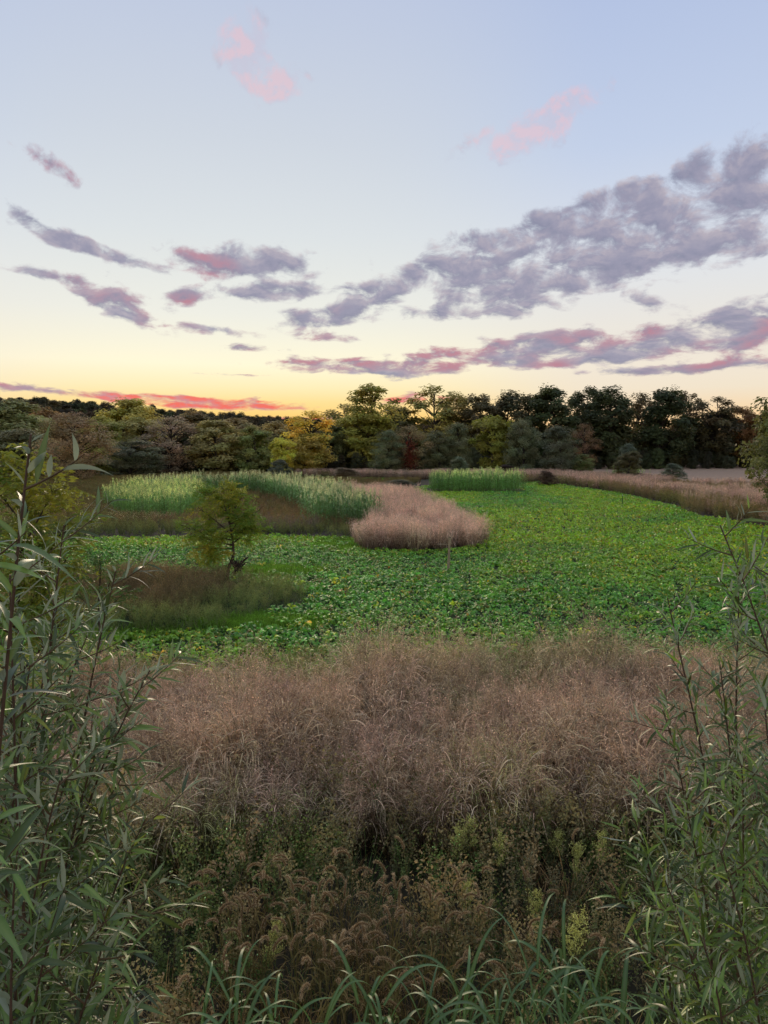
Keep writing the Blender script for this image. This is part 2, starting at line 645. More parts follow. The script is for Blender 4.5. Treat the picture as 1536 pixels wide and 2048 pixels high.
M_tan = plant_mat('dry_switchgrass', .7, .15, .25, 'inst', gain=(2.05, 2.1, 1.85))
M_weed = plant_mat('weed_foliage', .65, .2, .3, 'inst', gain=(2.1, 2.1, 1.9))
M_crop = plant_mat('brassica_leaf_field', .42, .38, .3, 'inst', gain=(1.70, 1.88, 0.85))
M_crop_o = plant_mat('brassica_leaf', .42, .38, .3, 'obj', gain=(1.70, 1.88, 0.85))
M_sorg = plant_mat('sorghum_field', .5, .35, .3, 'inst', gain=(1.5, 1.5, 1.2))
M_sorg_o = plant_mat('sorghum', .5, .35, .3, 'obj', gain=(1.5, 1.5, 1.2))
M_leaf = plant_mat('tree_foliage', .6, .25, .45, 'obj', gain=(3.1, 3.0, 2.8))
M_leaf_i = plant_mat('tree_foliage_far', .6, .25, .45, 'inst', gain=(2.4, 2.4, 2.2))
M_bark = plant_mat('bark', .9, .15, 0, None, None, .35, 9.0)
M_willow = plant_mat('willow_leaf', .37, .68, .32, 'obj', (0.34, 0.40, 0.27, 1), gain=(1.75, 1.75, 1.2))
M_stem = plant_mat('willow_bark', .6, .3, 0, None, None, .2, 40.0)
M_blade = plant_mat('broad_grass_blade', .42, .45, .35, 'obj', gain=(1.05, 1.1, 1.0))
M_fox = plant_mat('foxtail', .8, .1, .3, 'obj')
M_plume = plant_mat('horseweed', .7, .2, .3, 'obj', gain=(1.1, 1.15, 1.0))
M_wood = plant_mat('weathered_wood', .85, .2, 0, None, None, .3, 14.0)
M_ped = plant_mat('compound_leaf', .5, .35, .35, 'obj', gain=(2.45, 2.6, 1.8))

# ------------------------------------------------------------------ ground
SOIL = soil_mat('soil_and_litter', [(.25, (.030, .026, .016)), (.5, (.060, .050, .030)), (.72, (.085, .075, .042))], .9)
CROPSOIL = soil_mat('crop_floor', [(.3, (.024, .034, .012)), (.6, (.040, .065, .018)), (.8, (.06, .10, .025))], 2.2)
STUB = soil_mat('ripe_bean_field', [(.25, (.33, .21, .13)), (.5, (.40, .265, .17)), (.75, (.46, .32, .20))], 1.7, .5)


def sheet(name, poly, z, mat):
    me = bpy.data.meshes.new(name)
    me.from_pydata([(x, y, z) for x, y in poly], [], [list(range(len(poly)))])
    me.materials.append(mat)
    o = link(name, me)
    o['kind'] = 'structure'
    return o


sheet('ground', [(-2500, -600), (2500, -600), (2500, 4500), (-2500, 4500)], 0.0, SOIL)
FIELD = [(-26, 13.2), (24, 13.2), (38, 27), (28, 34), (23.1, 39.5), (21.3, 49), (22.9, 56), (23.0, 72), (19.8, 92), (8, 89),
         (2.5, 78), (0.5, 60), (-0.6, 37), (-7, 38.5), (-17, 37), (-32, 36)]
sheet('crop_field', FIELD, 0.004, CROPSOIL)
sheet('bean_field', [(31, 100), (36, 77), (80, 74), (190, 74), (190, 163), (31, 163)], 0.006, STUB)
sheet('far_crop_strip', [(-12, 96), (2, 94), (3, 107), (-11, 108)], 0.005, CROPSOIL)

# low wooded hill behind the left wood
gx, gy = np.meshgrid(np.linspace(-520, 60, 59), np.linspace(215, 640, 44))
hz = 17.5 * np.exp(-((gx + 235) / 175) ** 2) * np.clip((gy - 215) / 140, 0, 1) ** 1.2 * np.exp(-np.clip(gy - 380, 0, None) / 500)
hz += (vnoise(np.stack([gx.ravel(), gy.ravel()], 1), .02, 3).reshape(gx.shape) - .5) * 3 * np.clip(hz / 6, 0, 1)
edge = (gx <= -515) | (gx >= 55) | (gy <= 216) | (gy >= 635)
hz = np.where(edge, -0.6, hz - .02)
ny, nx = gx.shape
hb = MB()
ii = np.arange(ny * nx).reshape(ny, nx)
hb.add(np.stack([gx, gy, hz], 2), (1, 1, 1), q=np.stack([ii[:-1, :-1], ii[:-1, 1:], ii[1:, 1:], ii[1:, :-1]], 2).reshape(-1, 4))
link('hill', hb.mesh('hill', SOIL, True), kind='structure')


# ------------------------------------------------------------------ trees
def tree_meshes(seed, dens=1.0, sparse=False, shape='round', leaf=.34, clusters=60, low=.22, hang=0.0):
    """a 10 m tree, 6 m wide: tapered trunk, limbs to every leaf clump, crown of separate leaves"""
    global rng
    keep = rng
    rng = np.random.default_rng(seed)
    tb, cb = MB(), MB()
    lean = rng.normal(0, .35, 2)
    top = np.array((lean[0], lean[1], 8.6))
    path = bez(np.zeros(3), np.array((-lean[0] * .6, -lean[1] * .6, 4.0)), top, 9)
    tube(tb, path, np.linspace(.20, .035, 9) * (1.35 - .35 * np.clip(np.linspace(0, 4, 9), 0, 1)), 7, (.075, .062, .05))
    cen = []
    lobes = [(rng.uniform(0, 2 * PI), rng.uniform(.25, .95), rng.uniform(.55, .8)) for _ in range(6)]
    while len(cen) < clusters:
        h = rng.uniform(low, 1.0)
        k = (h - low) / (1 - low)
        if shape == 'round':
            R = 3.0 * math.sqrt(max(0.03, 1 - abs(2 * k - 1) ** 2.5))
        elif shape == 'tall':
            R = 2.9 * min(1, k * 2.2 + .3) ** .6 * math.sqrt(max(.04, 1 - k ** 4.5))
        elif shape == 'dome':
            R = 3.1 * math.sqrt(max(0.02, 1 - k ** 2.4))
        else:
            R = 3.0 * (1 - k * .75)
        a = rng.uniform(0, 2 * PI)
        m = 1.0
        for la, lh, lr in lobes:
            dd = abs((a - la + PI) % (2 * PI) - PI)
            if dd < .7 and abs(h - lh) < .22:
                m = lr
        r = R * m * rng.uniform(.35 if not sparse else .5, 1.06) ** .6
        c = np.array((math.cos(a) * r + lean[0] * h, math.sin(a) * r + lean[1] * h, h * 9.7 + rng.normal(0, .15)))
        cen.append(c)
    for i, c in enumerate(cen):
        hh = max(low * 6, c[2] - np.linalg.norm(c[:2]) * rng.uniform(.5, 1.0))
        j = min(8, max(1, hh / 8.6 * 8))
        p0 = path[int(j)]
        mid = (p0 + c) * .5 + np.array((0, 0, .35)) + rng.normal(0, .15, 3)
        if i % 2 == 0 or sparse:
            tube(tb, bez(p0, mid, c, 5), np.linspace(.06, .012, 5), 4, (.07, .058, .047))
        n = int((95 if not sparse else 62) * dens * rng.uniform(.6, 1.4))
        rad = rng.uniform(.55, .95) * (1.0 if not sparse else .85)
        q = norm(rng.normal(size=(n, 3))) * (rng.random((n, 1)) ** .45) * rad * np.array((1.15, 1.15, .8))
        q[:, 2] -= hang * rng.random(n) * .9
        tone = rng.uniform(.75, 1.25)
        hue = np.array((rng.uniform(.9, 1.15), 1, rng.uniform(.85, 1.1)))
        fc = norm((c + q - np.array((0, 0, 5.0))) * np.array((1, 1, .6))) + norm(q) * .5 + np.array((0, 0, .45))
        leaves(cb, c + q, leaf, hue * tone, .62, .25, .3, face=fc)
    rng = keep
    return tb.mesh('trunk', M_bark, True), cb.mesh('crown', M_leaf)


TR = {
    'dense': [tree_meshes(11, 1.25, clusters=95, low=.1), tree_meshes(12, 1.25, clusters=95, low=.08), tree_meshes(13, 1.2, clusters=90, low=.1)],
    'tall': [tree_meshes(21, 1.15, shape='tall', clusters=95, low=.14), tree_meshes(22, 1.1, shape='tall', clusters=100, low=.12), tree_meshes(23, 1.1, shape='tall', clusters=90, low=.16), tree_meshes(24, 1.1, shape='tall', clusters=100, low=.10), tree_meshes(25, 1.1, shape='tall', clusters=88, low=.18)],
    'open': [tree_meshes(31, 1.0, True, 'tall', clusters=62, low=.24), tree_meshes(32, 1.0, True, 'round', clusters=66, low=.28), tree_meshes(33, 1.0, True, 'tall', clusters=72, low=.2), tree_meshes(34, 1.05, True, 'round', clusters=70, low=.2)],
    'bush': [tree_meshes(41, 1.5, leaf=.22, clusters=120, low=.02), tree_meshes(42, 1.5, leaf=.22, clusters=120, low=.02, hang=.3)],
    'dome': [tree_meshes(43, 1.5, leaf=.24, shape='dome', clusters=120, low=.03), tree_meshes(44, 1.5, leaf=.24, shape='dome', clusters=120, low=.03)],
    'fine': [tree_meshes(51, 1.25, leaf=.2, clusters=115, low=.07, hang=.4), tree_meshes(52, 1.2, True, leaf=.2, clusters=110, low=.07)],
}

OLIVE, GREEN, DARK, GREYG = (.075, .078, .020), (.050, .072, .020), (.028, .036, .014), (.060, .076, .048)
RUSSET, BROWN, YELLOW, YGREEN, ORANGE, MAROON = (.125, .078, .034), (.070, .056, .030), (.200, .145, .016), (.100, .098, .017), (.150, .070, .022), (.075, .035, .025)


def tree(name, px, ytop, d, wpx, kind, var, col, label, group='trees along the field edge', cat='tree', rot=None):
    h = at(px, ytop, d)[2]
    x = (px - 768.0) / FPX * d
    e = link(name, None, None, label, cat, group)
    e.location = (x, d, 0)
    e.rotation_euler = (0, 0, rot if rot is not None else (px * 0.37) % 6.28)
    s = wpx / FPX * d / 6.3 * {RT: 1.32, LT: 1.18, MT: 1.25, BU: 1.15}.get(group, 1.0)
    e.scale = (s, s, h / 9.9)
    t, c = TR[kind][var % len(TR[kind])]
    link('trunk', t, e)
    o = link('crown', c, e)
    k = {RT: 1.15, LT: 2.4, MT: 1.6, BU: 1.4}.get(group, 1.0)
    o.color = (col[0] * k, col[1] * k, col[2] * k, 1)
    return e


LT = 'trees of the left wood'
MT = 'trees in the middle of the tree line'
RT = 'tall dark trees in the right row'
BU = 'bushes in front of the tree line'
TREES = [
    ('broadleaf_tree', 28, 806, 112, 150, 'dense', 0, (.050, .055, .024), 'dark green tree at the far left edge of the wood', LT),
    ('broadleaf_tree', -60, 800, 120, 150, 'dense', 1, (.040, .044, .020), 'dark tree cut by the left border of the picture', LT),
    ('broadleaf_tree', 98, 818, 126, 100, 'tall', 1, (.058, .040, .018), 'orange tinged tree behind the russet round tree', LT),
    ('broadleaf_tree', 40, 860, 98, 130, 'bush', 0, (.040, .040, .020), 'low brown green bushy tree behind the walnut sapling crown', LT),
    ('russet_tree', 153, 828, 88, 124, 'fine', 0, (.056, .044, .024), 'rounded russet brown tree standing alone before the left wood', LT),
    ('broadleaf_tree', 242, 800, 122, 118, 'dense', 2, (.082, .076, .020), 'large olive yellow tree right of the russet round tree', LT),
    ('broadleaf_tree', 205, 838, 108, 92, 'dense', 0, (.060, .064, .018), 'mid green tree touching the russet round tree', LT),
    ('broadleaf_tree', 292, 836, 116, 96, 'dense', 1, (.066, .060, .022), 'olive tree between the yellow olive tree and the bare grey one', LT),
    ('bare_tree', 345, 834, 110, 108, 'fine', 1, (.060, .048, .032), 'grey brown twiggy tree in the left wood behind the sorghum', LT),
    ('broadleaf_tree', 262, 880, 100, 110, 'bush', 1, (.030, .032, .018), 'low dark bushy tree at the foot of the left wood behind the sorghum tip', LT),
    ('broadleaf_tree', 432, 842, 110, 104, 'dense', 2, (.066, .060, .024), 'broad olive brown tree above the middle of the sorghum arc', LT),
    ('broadleaf_tree', 392, 826, 136, 90, 'tall', 0, (.050, .042, .022), 'dull brown tree rising behind the twiggy grey tree', LT),
    ('broadleaf_tree', 480, 838, 134, 86, 'tall', 2, (.055, .046, .022), 'brown green tree behind the broad olive brown tree', LT),
    ('broadleaf_tree', 512, 856, 110, 76, 'dense', 0, (.048, .056, .020), 'green tree two crowns left of the golden tree', LT),
    ('broadleaf_tree', 560, 846, 128, 80, 'tall', 1, (.066, .054, .022), 'brown tree just left of the golden tree', LT),
    ('broadleaf_tree', 566, 876, 106, 50, 'dense', 1, YGREEN, 'small yellow green tree at the left foot of the golden tree', LT),
    ('golden_tree', 622, 826, 114, 96, 'open', 1, (.110, .088, .016), 'bright golden yellow tree at the gap in the wood', LT),
    ('golden_tree', 612, 868, 113, 84, 'dense', 2, (.078, .068, .018), 'lower yellow tree under the golden crown', LT),
    ('broadleaf_tree', 668, 848, 124, 60, 'dense', 0, (.040, .046, .018), 'small dark green tree between the golden tree and the tall middle tree', MT),
    ('broadleaf_tree', 742, 772, 130, 118, 'open', 0, (.085, .080, .020), 'tallest open crowned tree in the middle of the tree line', MT),
    ('broadleaf_tree', 728, 822, 126, 96, 'dense', 1, (.088, .086, .018), 'yellow green tree at the foot of the tallest middle tree', MT),
    ('broadleaf_tree', 690, 812, 142, 80, 'open', 1, (.070, .064, .020), 'open tree left of the tallest middle tree', MT),
    ('broadleaf_tree', 800, 815, 146, 84, 'tall', 0, (.046, .046, .018), 'dull green tree right of the tallest middle tree', MT),
    ('broadleaf_tree', 868, 776, 144, 108, 'open', 1, (.080, .074, .022), 'wide open crowned tree with sky showing through its top', MT),
    ('broadleaf_tree', 916, 796, 148, 80, 'open', 0, (.075, .068, .020), 'thin leaved tree right of the wide open crowned tree', MT),
    ('broadleaf_tree', 960, 792, 146, 74, 'tall', 2, (.040, .036, .018), 'brownish dark tree above the yellow green one', MT),
    ('broadleaf_tree', 1008, 786, 148, 84, 'tall', 1, (.034, .034, .016), 'dark tree between the brownish tree and the broad black crown', RT),
    ('broadleaf_tree', 1056, 792, 150, 70, 'open', 0, (.036, .034, .016), 'thin dark tree left of the broad black crown', RT),
    ('broadleaf_tree', 1108, 777, 144, 96, 'tall', 0, DARK, 'broad black green crown with a flat top in the right row', RT),
    ('broadleaf_tree', 1168, 778, 148, 74, 'tall', 2, (.026, .032, .014), 'narrow dark tree right of the broad flat topped crown', RT),
    ('broadleaf_tree', 1222, 779, 144, 92, 'tall', 1, (.026, .032, .013), 'dense dark tree above the round grey bush', RT),
    ('broadleaf_tree', 1272, 790, 150, 76, 'open', 1, (.044, .036, .016), 'thinner tree with sky specks between two dense dark ones', RT),
    ('broadleaf_tree', 1318, 781, 144, 92, 'tall', 0, (.024, .030, .013), 'darkest tall tree left of the open gap in the right row', RT),
    ('broadleaf_tree', 1366, 786, 152, 62, 'open', 0, (.046, .038, .018), 'thin twiggy tree at the open gap in the right row', RT),
    ('broadleaf_tree', 1422, 798, 146, 86, 'open', 1, (.040, .034, .016), 'domed tree standing right of the gap', RT),
    ('broadleaf_tree', 1410, 830, 150, 84, 'dense', 2, (.024, .026, .013), 'lower dark crown under the domed tree', RT),
    ('broadleaf_tree', 1480, 816, 150, 60, 'tall', 2, (.075, .044, .018), 'orange brown tree between the domed tree and the right border', RT),
    ('broadleaf_tree', 1524, 824, 152, 80, 'dense', 0, (.040, .030, .016), 'dark reddish tree low at the right border', RT),
    ('broadleaf_tree', 1590, 800, 150, 90, 'tall', 1, DARK, 'dark tree cut by the right border behind the light green tree', RT),
    ('grey_willow', 772, 862, 112, 60, 'bush', 0, (.060, .068, .034), 'grey green bushy willow left of the tan tree', BU),
    ('tan_tree', 818, 852, 114, 80, 'fine', 1, (.088, .070, .034), 'tan tree with a red vine on its trunk', BU),
    ('grey_willow', 878, 862, 116, 66, 'bush', 1, (.050, .054, .027), 'dull green bushy willow right of the tan tree', BU),
    ('grey_willow', 918, 848, 118, 62, 'bush', 0, (.062, .068, .034), 'grey green willow left of the yellow green tree', BU),
    ('broadleaf_tree', 984, 832, 116, 80, 'dense', 1, (.080, .082, .016), 'yellow green tree between two grey willows', BU),
    ('grey_willow', 1046, 838, 112, 66, 'bush', 1, (.056, .063, .034), 'round grey green willow right of the yellow green tree', BU),
    ('grey_willow', 1120, 854, 108, 76, 'bush', 0, (.042, .047, .028), 'round dark grey bush tree before the broad flat topped crown', BU),
    ('broadleaf_tree', 1165, 848, 124, 56, 'fine', 1, (.062, .040, .020), 'small reddish brown tree right of the round dark grey one', BU),
    ('broadleaf_tree', 1160, 908, 108, 46, 'bush', 1, (.060, .070, .026), 'low green shrub at the foot of the small reddish tree', BU),
]
for r in TREES:
    tree(*r)
# red vine on the tan tree
vb = MB()
p = at(822, 900, 111)
q = rng.normal(size=(650, 3)) * np.array((.5, .5, 1.3)) + np.array((p[0], 111.5, 3.0))
leaves(vb, q[q[:, 2] > .1], .26, (.21, .048, .022), .7, .1, .3)
link('creeper', vb.mesh('creeper', plant_mat('red_creeper', .6, .2, .3)), None, 'red creeper climbing the tan tree', 'creeper')

# rest of the wood behind, reading as one dark mass, and the far wooded hill
pr_i = []
for k in ('dense', 'tall', 'open'):
    for t, c in TR[k]:
        m = c.copy()
        m.materials.clear()
        m.materials.append(M_leaf_i)
        pr_i.append(m)
pts = poly_points([(-100, 128), (-12, 128), (0, 150), (105, 160), (110, 200), (-120, 190)], 1 / 26.0)
pts = pts[rng.random(len(pts)) > .1]
hh = np.where(pts[:, 0] < -10, .80, .86) * rng.uniform(.75, 1.05, len(pts))
tt = np.array((.062, .058, .026)) * rng.uniform(.7, 1.4, (len(pts), 1)) * rng.uniform(.85, 1.2, (len(pts), 3))
scatter('woodland', pr_i[:6], pts, hh, tt, label='rest of the wood filling in behind the front trees', cat='wood')
pts = poly_points([(-330, 240), (40, 240), (40, 430), (-330, 430)], 1 / 55.0)
hx, hy = pts[:, 0], pts[:, 1]
zz = 17.5 * np.exp(-((hx + 235) / 175) ** 2) * np.clip((hy - 215) / 140, 0, 1) ** 1.2 * np.exp(-np.clip(hy - 380, 0, None) / 500) - .6
tt = np.array((.036, .032, .016)) * rng.uniform(.7, 1.3, (len(pts), 1)) * rng.uniform(.85, 1.25, (len(pts), 3))
scatter('hill_woodland', pr_i, np.column_stack([pts, zz]), rng.uniform(.9, 1.35, len(pts)), tt, label='dark wood covering the low hill on the skyline', cat='wood')
# understorey at the foot of the tree line
bi = []
for t, c in TR['bush']:
    m = c.copy()
    m.materials.clear()
    m.materials.append(M_leaf_i)
    bi.append(m)
pts = poly_points([(-75, 104), (-20, 112), (0, 122), (60, 138), (112, 142), (112, 152), (60, 150), (0, 140), (-90, 128)], 1 / 9.0)
tt = np.array((.042, .042, .021)) * rng.uniform(.6, 1.5, (len(pts), 1)) * rng.uniform(.85, 1.2, (len(pts), 3))
scatter('undergrowth_thicket', bi, pts, rng.uniform(.22, .42, len(pts)), tt, label='dark thicket along the foot of the tree line', cat='thicket')

# single shrubs in the meadow
SHR = [
    ('shrub', 560, 920, 96, 50, 'dome', 0, (.066, .074, .052), 'small grey shrub above the sorghum in front of the yellow trees', 'meadow shrubs'),
    ('shrub', 914, 914, 92, 48, 'dome', 1, (.075, .090, .052), 'pale grey green shrub behind the left end of the sorghum block', 'meadow shrubs'),
    ('shrub', 800, 960, 78, 78, 'dome', 0, (.030, .036, .018), 'low dark shrub between the tan grass and the sorghum block', 'meadow shrubs'),
    ('shrub', 1258, 903, 88, 68, 'dome', 1, (.058, .054, .024), 'olive brown shrub rising over the tan grass at right', 'meadow shrubs'),
    ('shrub', 1256, 889, 104, 50, 'dome', 0, (.060, .078, .056), 'round grey bush directly behind the olive brown shrub', 'meadow shrubs'),
    ('shrub', 1346, 928, 90, 52, 'dome', 0, (.058, .072, .046), 'low grey green shrub at the corner of the bean field', 'meadow shrubs'),
    ('shrub', 1095, 941, 84, 40, 'dome', 1, (.050, .034, .022), 'low reddish brown shrub right of the sorghum block', 'meadow shrubs'),
    ('shrub', 690, 935, 98, 60, 'dome', 1, (.075, .056, .030), 'low brown shrub on the strip behind the tan grass', 'meadow shrubs'),
    ('shrub', 1010, 930, 100, 46, 'dome', 0, (.036, .024, .018), 'low maroon shrub behind the right end of the sorghum block', 'meadow shrubs'),
]
for r in SHR:
    tree(*r, cat='shrub')
tree('border_tree', 1575, 764, 46, 170, 'open', 3, (.062, .070, .020), 'light green tree with drooping leaves cut by the right border', 'trees cut by the right border')
tree('border_tree', 1575, 850, 44, 120, 'fine', 1, (.056, .064, .020), 'lower leafy tree under the drooping one at the right border', 'trees cut by the right border')


# ------------------------------------------------------------------ ground-cover plant shapes
def bladeprof(s):
    return np.clip(1 - s, 0, 1) ** .6 * np.clip(.55 + s * 3, 0, 1)


def leafprof(s):
    return np.sin(PI * np.clip(s, 0, 1) ** .75) * .96 + .04


def flatprof(s):
    return np.ones_like(s) * (1 - .5 * s)


def switchgrass(seed, lod):
    global rng
    keep = rng
    rng = np.random.default_rng(seed)
    b = MB()
    if lod == 0:
        nb, npn, ns, wb, ws, sz = 62, 10, 13, .0115, .0026, .019
    elif lod == 1:
        nb, npn, ns, wb, ws, sz = 24, 15, 13, .020, .0065, .03
    else:
        nb, npn, ns, wb, ws, sz = 12, 10, 8, .04, .015, .055
    r0 = .20
    a = rng.uniform(0, 2 * PI, nb)
    rr = r0 * np.sqrt(rng.random(nb))
    base = np.stack([np.cos(a) * rr, np.sin(a) * rr, np.zeros(nb)], 1)
    out = np.stack([np.cos(a), np.sin(a), np.zeros(nb)], 1)
    d = out * rng.uniform(.05, .40, (nb, 1)) + np.array((0, 0, 1)) + rng.normal(0, .1, (nb, 3))
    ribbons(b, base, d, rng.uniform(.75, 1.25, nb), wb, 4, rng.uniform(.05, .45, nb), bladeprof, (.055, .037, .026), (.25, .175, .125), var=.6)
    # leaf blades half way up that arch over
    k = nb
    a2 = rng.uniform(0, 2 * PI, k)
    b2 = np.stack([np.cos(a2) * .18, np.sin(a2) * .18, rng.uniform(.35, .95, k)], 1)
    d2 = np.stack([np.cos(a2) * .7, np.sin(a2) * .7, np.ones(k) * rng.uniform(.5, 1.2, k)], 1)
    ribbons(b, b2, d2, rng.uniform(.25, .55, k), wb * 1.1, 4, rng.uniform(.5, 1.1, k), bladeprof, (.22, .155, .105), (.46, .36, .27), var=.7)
    # flowering stems with airy panicles
    a3 = rng.uniform(0, 2 * PI, npn)
    r3 = .22 * np.sqrt(rng.random(npn))
    b3 = np.stack([np.cos(a3) * r3, np.sin(a3) * r3, np.zeros(npn)], 1)
    d3 = norm(np.stack([np.cos(a3) * r3 * 1.1, np.sin(a3) * r3 * 1.1, np.ones(npn)], 1) + rng.normal(0, .07, (npn, 3)))
    L3 = rng.uniform(1.15, 1.5, npn)
    ribbons(b, b3, d3, L3, ws * 1.6, 2, .04, flatprof, (.15, .10, .07), (.34, .24, .18))
    for i in range(npn):
        n = ns
        s = rng.uniform(.60, 1.0, n)
        p = b3[i] + d3[i] * (L3[i] * s)[:, None]
        p[:, 2] -= .04 * L3[i] * s ** 2
        aa = rng.uniform(0, 2 * PI, n)
        dd = np.stack([np.cos(aa), np.sin(aa), rng.uniform(.4, 1.3, n)], 1)
        ll = rng.uniform(.10, .24, n) * (1.25 - s * .6)
        ribbons(b, p, dd, ll, ws, 1, .25, flatprof, (.32, .22, .17), (.40, .275, .21), var=.3)
        e = p + norm(dd) * (ll * rng.uniform(.45, 1.0, n))[:, None]
        leaves(b, e, sz, (.44, .31, .24), .42, 0, .65)
    rng = keep
    return b.mesh('switchgrass_tuft', M_tan)


def weed(seed, lod, mat=None, fuzzy=.5, white=0.0):
    """branching meadow weed (goldenrod, aster): stems, many small leaves, fuzzy seed top; 1 m tall, neutral colour"""
    global rng
    keep = rng
    rng = np.random.default_rng(seed)
    b = MB()
    n, nl, w, sz = ((9, 34, .007, .055), (7, 20, .014, .085), (5, 13, .03, .14))[lod]
    a = rng.uniform(0, 2 * PI, n)
    base = np.stack([np.cos(a) * .14, np.sin(a) * .14, np.zeros(n)], 1) * rng.random((n, 1))
    d = norm(np.stack([np.cos(a) * .28, np.sin(a) * .28, np.ones(n)], 1) + rng.normal(0, .12, (n, 3)))
    L = rng.uniform(.65, 1.1, n)
    ribbons(b, base, d, L, w, 2, .05, flatprof, (.55, .5, .4), (.8, .8, .7))
    for i in range(n):
        s = rng.uniform(.1, .98, nl)
        p = base[i] + d[i] * (L[i] * s)[:, None]
        aa = rng.uniform(0, 2 * PI, nl)
        dv = np.stack([np.cos(aa), np.sin(aa), rng.uniform(.1, .9, nl)], 1)
        leaves(b, p, sz * (1.25 - .6 * s), np.array((.9, 1.0, .8)), .36, .2, .25, dirv=dv)
        m = int(nl * fuzzy * 1.4)
        s2 = rng.uniform(.72, 1.06, m)
        p2 = base[i] + d[i] * (L[i] * s2)[:, None] + rng.normal(0, .05, (m, 3)) * (1.5 - s2)[:, None] * 1.6
        leaves(b, p2, sz * .62, (1.25, 1.1, .85), .6, 0, .3)
        if white:
            m = max(1, int(nl * white))
            p3 = base[i] + d[i] * L[i] + rng.normal(0, .06, (m, 3))
            leaves(b, p3, sz * .4, (5.2, 5.4, 6.5), .9, .3, .2)
    rng = keep
    return b.mesh('meadow_weed', mat or M_weed)


def brassica(seed, nl, seg, mat):
    global rng
    keep = rng
    rng = np.random.default_rng(seed)
    b = MB()
    a = np.arange(nl) * 2.4 + rng.normal(0, .3, nl)
    up = rng.uniform(.5, 2.2, nl)
    d = norm(np.stack([np.cos(a), np.sin(a), up], 1))
    rb = rng.uniform(.005, .09, nl)
    base = np.stack([np.cos(a) * rb, np.sin(a) * rb, rng.uniform(0, .10, nl)], 1)
    L = rng.uniform(.10, .235, nl)
    green = np.array((.098, .205, .036)) * rng.uniform(.7, 1.25, (nl, 1))
    yel = rng.random(nl) < .07
    green[yel] = np.array((.30, .27, .035)) * rng.uniform(.7, 1.1, (yel.sum(), 1))
    pale = green * 1.25 + np.array((.012, .02, .012))

    def prof(s):
        return np.interp(s, [0, .22, .38, .55, .8, 1.0], [.10, .14, .55, .95, .85, .12])
    ribbons(b, base, d, L, L * rng.uniform(.42, .62, nl), seg, rng.uniform(.3, 1.1, nl), prof, green * .9, pale, fold=.4, roll=.55, var=.15)
    rng = keep
    return b.mesh('brassica_plant', mat)


def sorghum(seed, mat, hi=True):
    global rng
    keep = rng
    rng = np.random.default_rng(seed)
    b = MB()
    bend = rng.normal(0, .07, 2)
    H = 1.62
    st = bez(np.zeros(3), np.array((bend[0] * .3, bend[1] * .3, .9)), np.array((bend[0], bend[1], H)), 5)
    tube(b, st, np.linspace(.014, .007, 5), 4, (.15, .20, .06))
    n = 11 if hi else 8
    s = np.linspace(.12, .93, n)
    idx = s * 4
    p = np.array([st[int(i)] + (st[min(4, int(i) + 1)] - st[int(i)]) * (i - int(i)) for i in idx])
    a = np.arange(n) * PI * .93 + rng.normal(0, .4, n)
    d = np.stack([np.cos(a), np.sin(a), rng.uniform(1.0, 1.9, n)], 1)
    c0 = np.array((.11, .20, .06)) * rng.uniform(.8, 1.2, (n, 1))
    ribbons(b, p, d, rng.uniform(.5, .8, n), .055, 5, rng.uniform(.45, 1.0, n), bladeprof, c0, c0 * 1.3 + .02, fold=.3, roll=.3, var=.15)
    m = 34 if hi else 20
    q = np.array((bend[0], bend[1], H)) + np.stack([rng.normal(0, .03, m), rng.normal(0, .03, m), rng.uniform(-.04, .30, m)], 1)
    ribbons(b, np.array([[bend[0], bend[1], H]]), (0, 0, 1), .27, .02, 1, 0, flatprof, (.22, .27, .11), (.32, .33, .16))
    leaves(b, q, .05, (.52, .49, .27), .5, -.2, .3, dirv=np.tile((0, 0, 1.0), (m, 1)) + rng.normal(0, .5, (m, 3)))
    rng = keep
    return b.mesh('sorghum_stalk', mat)


def grass_tuft(seed, n, h, w, c0, c1, mat=None, droop=(.1, .7), spread=.18, lean=.5):
    global rng
    keep = rng
    rng = np.random.default_rng(seed)
    b = MB()
    a = rng.uniform(0, 2 * PI, n)
    rr = spread * np.sqrt(rng.random(n))
    base = np.stack([np.cos(a) * rr, np.sin(a) * rr, np.zeros(n)], 1)
    d = np.stack([np.cos(a) * lean, np.sin(a) * lean, np.ones(n)], 1) * rng.uniform(.3, 1, (n, 1)) + np.array((0, 0, .6)) + rng.normal(0, .15, (n, 3))
    ribbons(b, base, d, h * rng.uniform(.5, 1.1, n), w, 4, rng.uniform(*droop, n), bladeprof, c0, c1, var=.3)
    rng = keep
    return b.mesh('grass_tuft', mat or M_weed)


SW0 = [switchgrass(100 + i, 0) for i in range(5)]
SW1 = [switchgrass(110 + i, 1) for i in range(4)]
SW2 = [switchgrass(120 + i, 2) for i in range(4)]
WD0 = [weed(130 + i, 0) for i in range(4)]
WD1 = [weed(140 + i, 1) for i in range(4)]
WD2 = [weed(150 + i, 2) for i in range(4)]
WDW = [weed(160 + i, 1, white=.12) for i in range(2)]
SHORT = [grass_tuft(170 + i, 34, .16, .012, (.07, .15, .02), (.12, .27, .03), droop=(.0, .4)) for i in range(3)]


def rand_tint(n, base, v=.15, cv=.06):
    return np.array(base) * rng.uniform(1 - v, 1 + v, (n, 1)) * rng.uniform(1 - cv, 1 + cv, (n, 3))


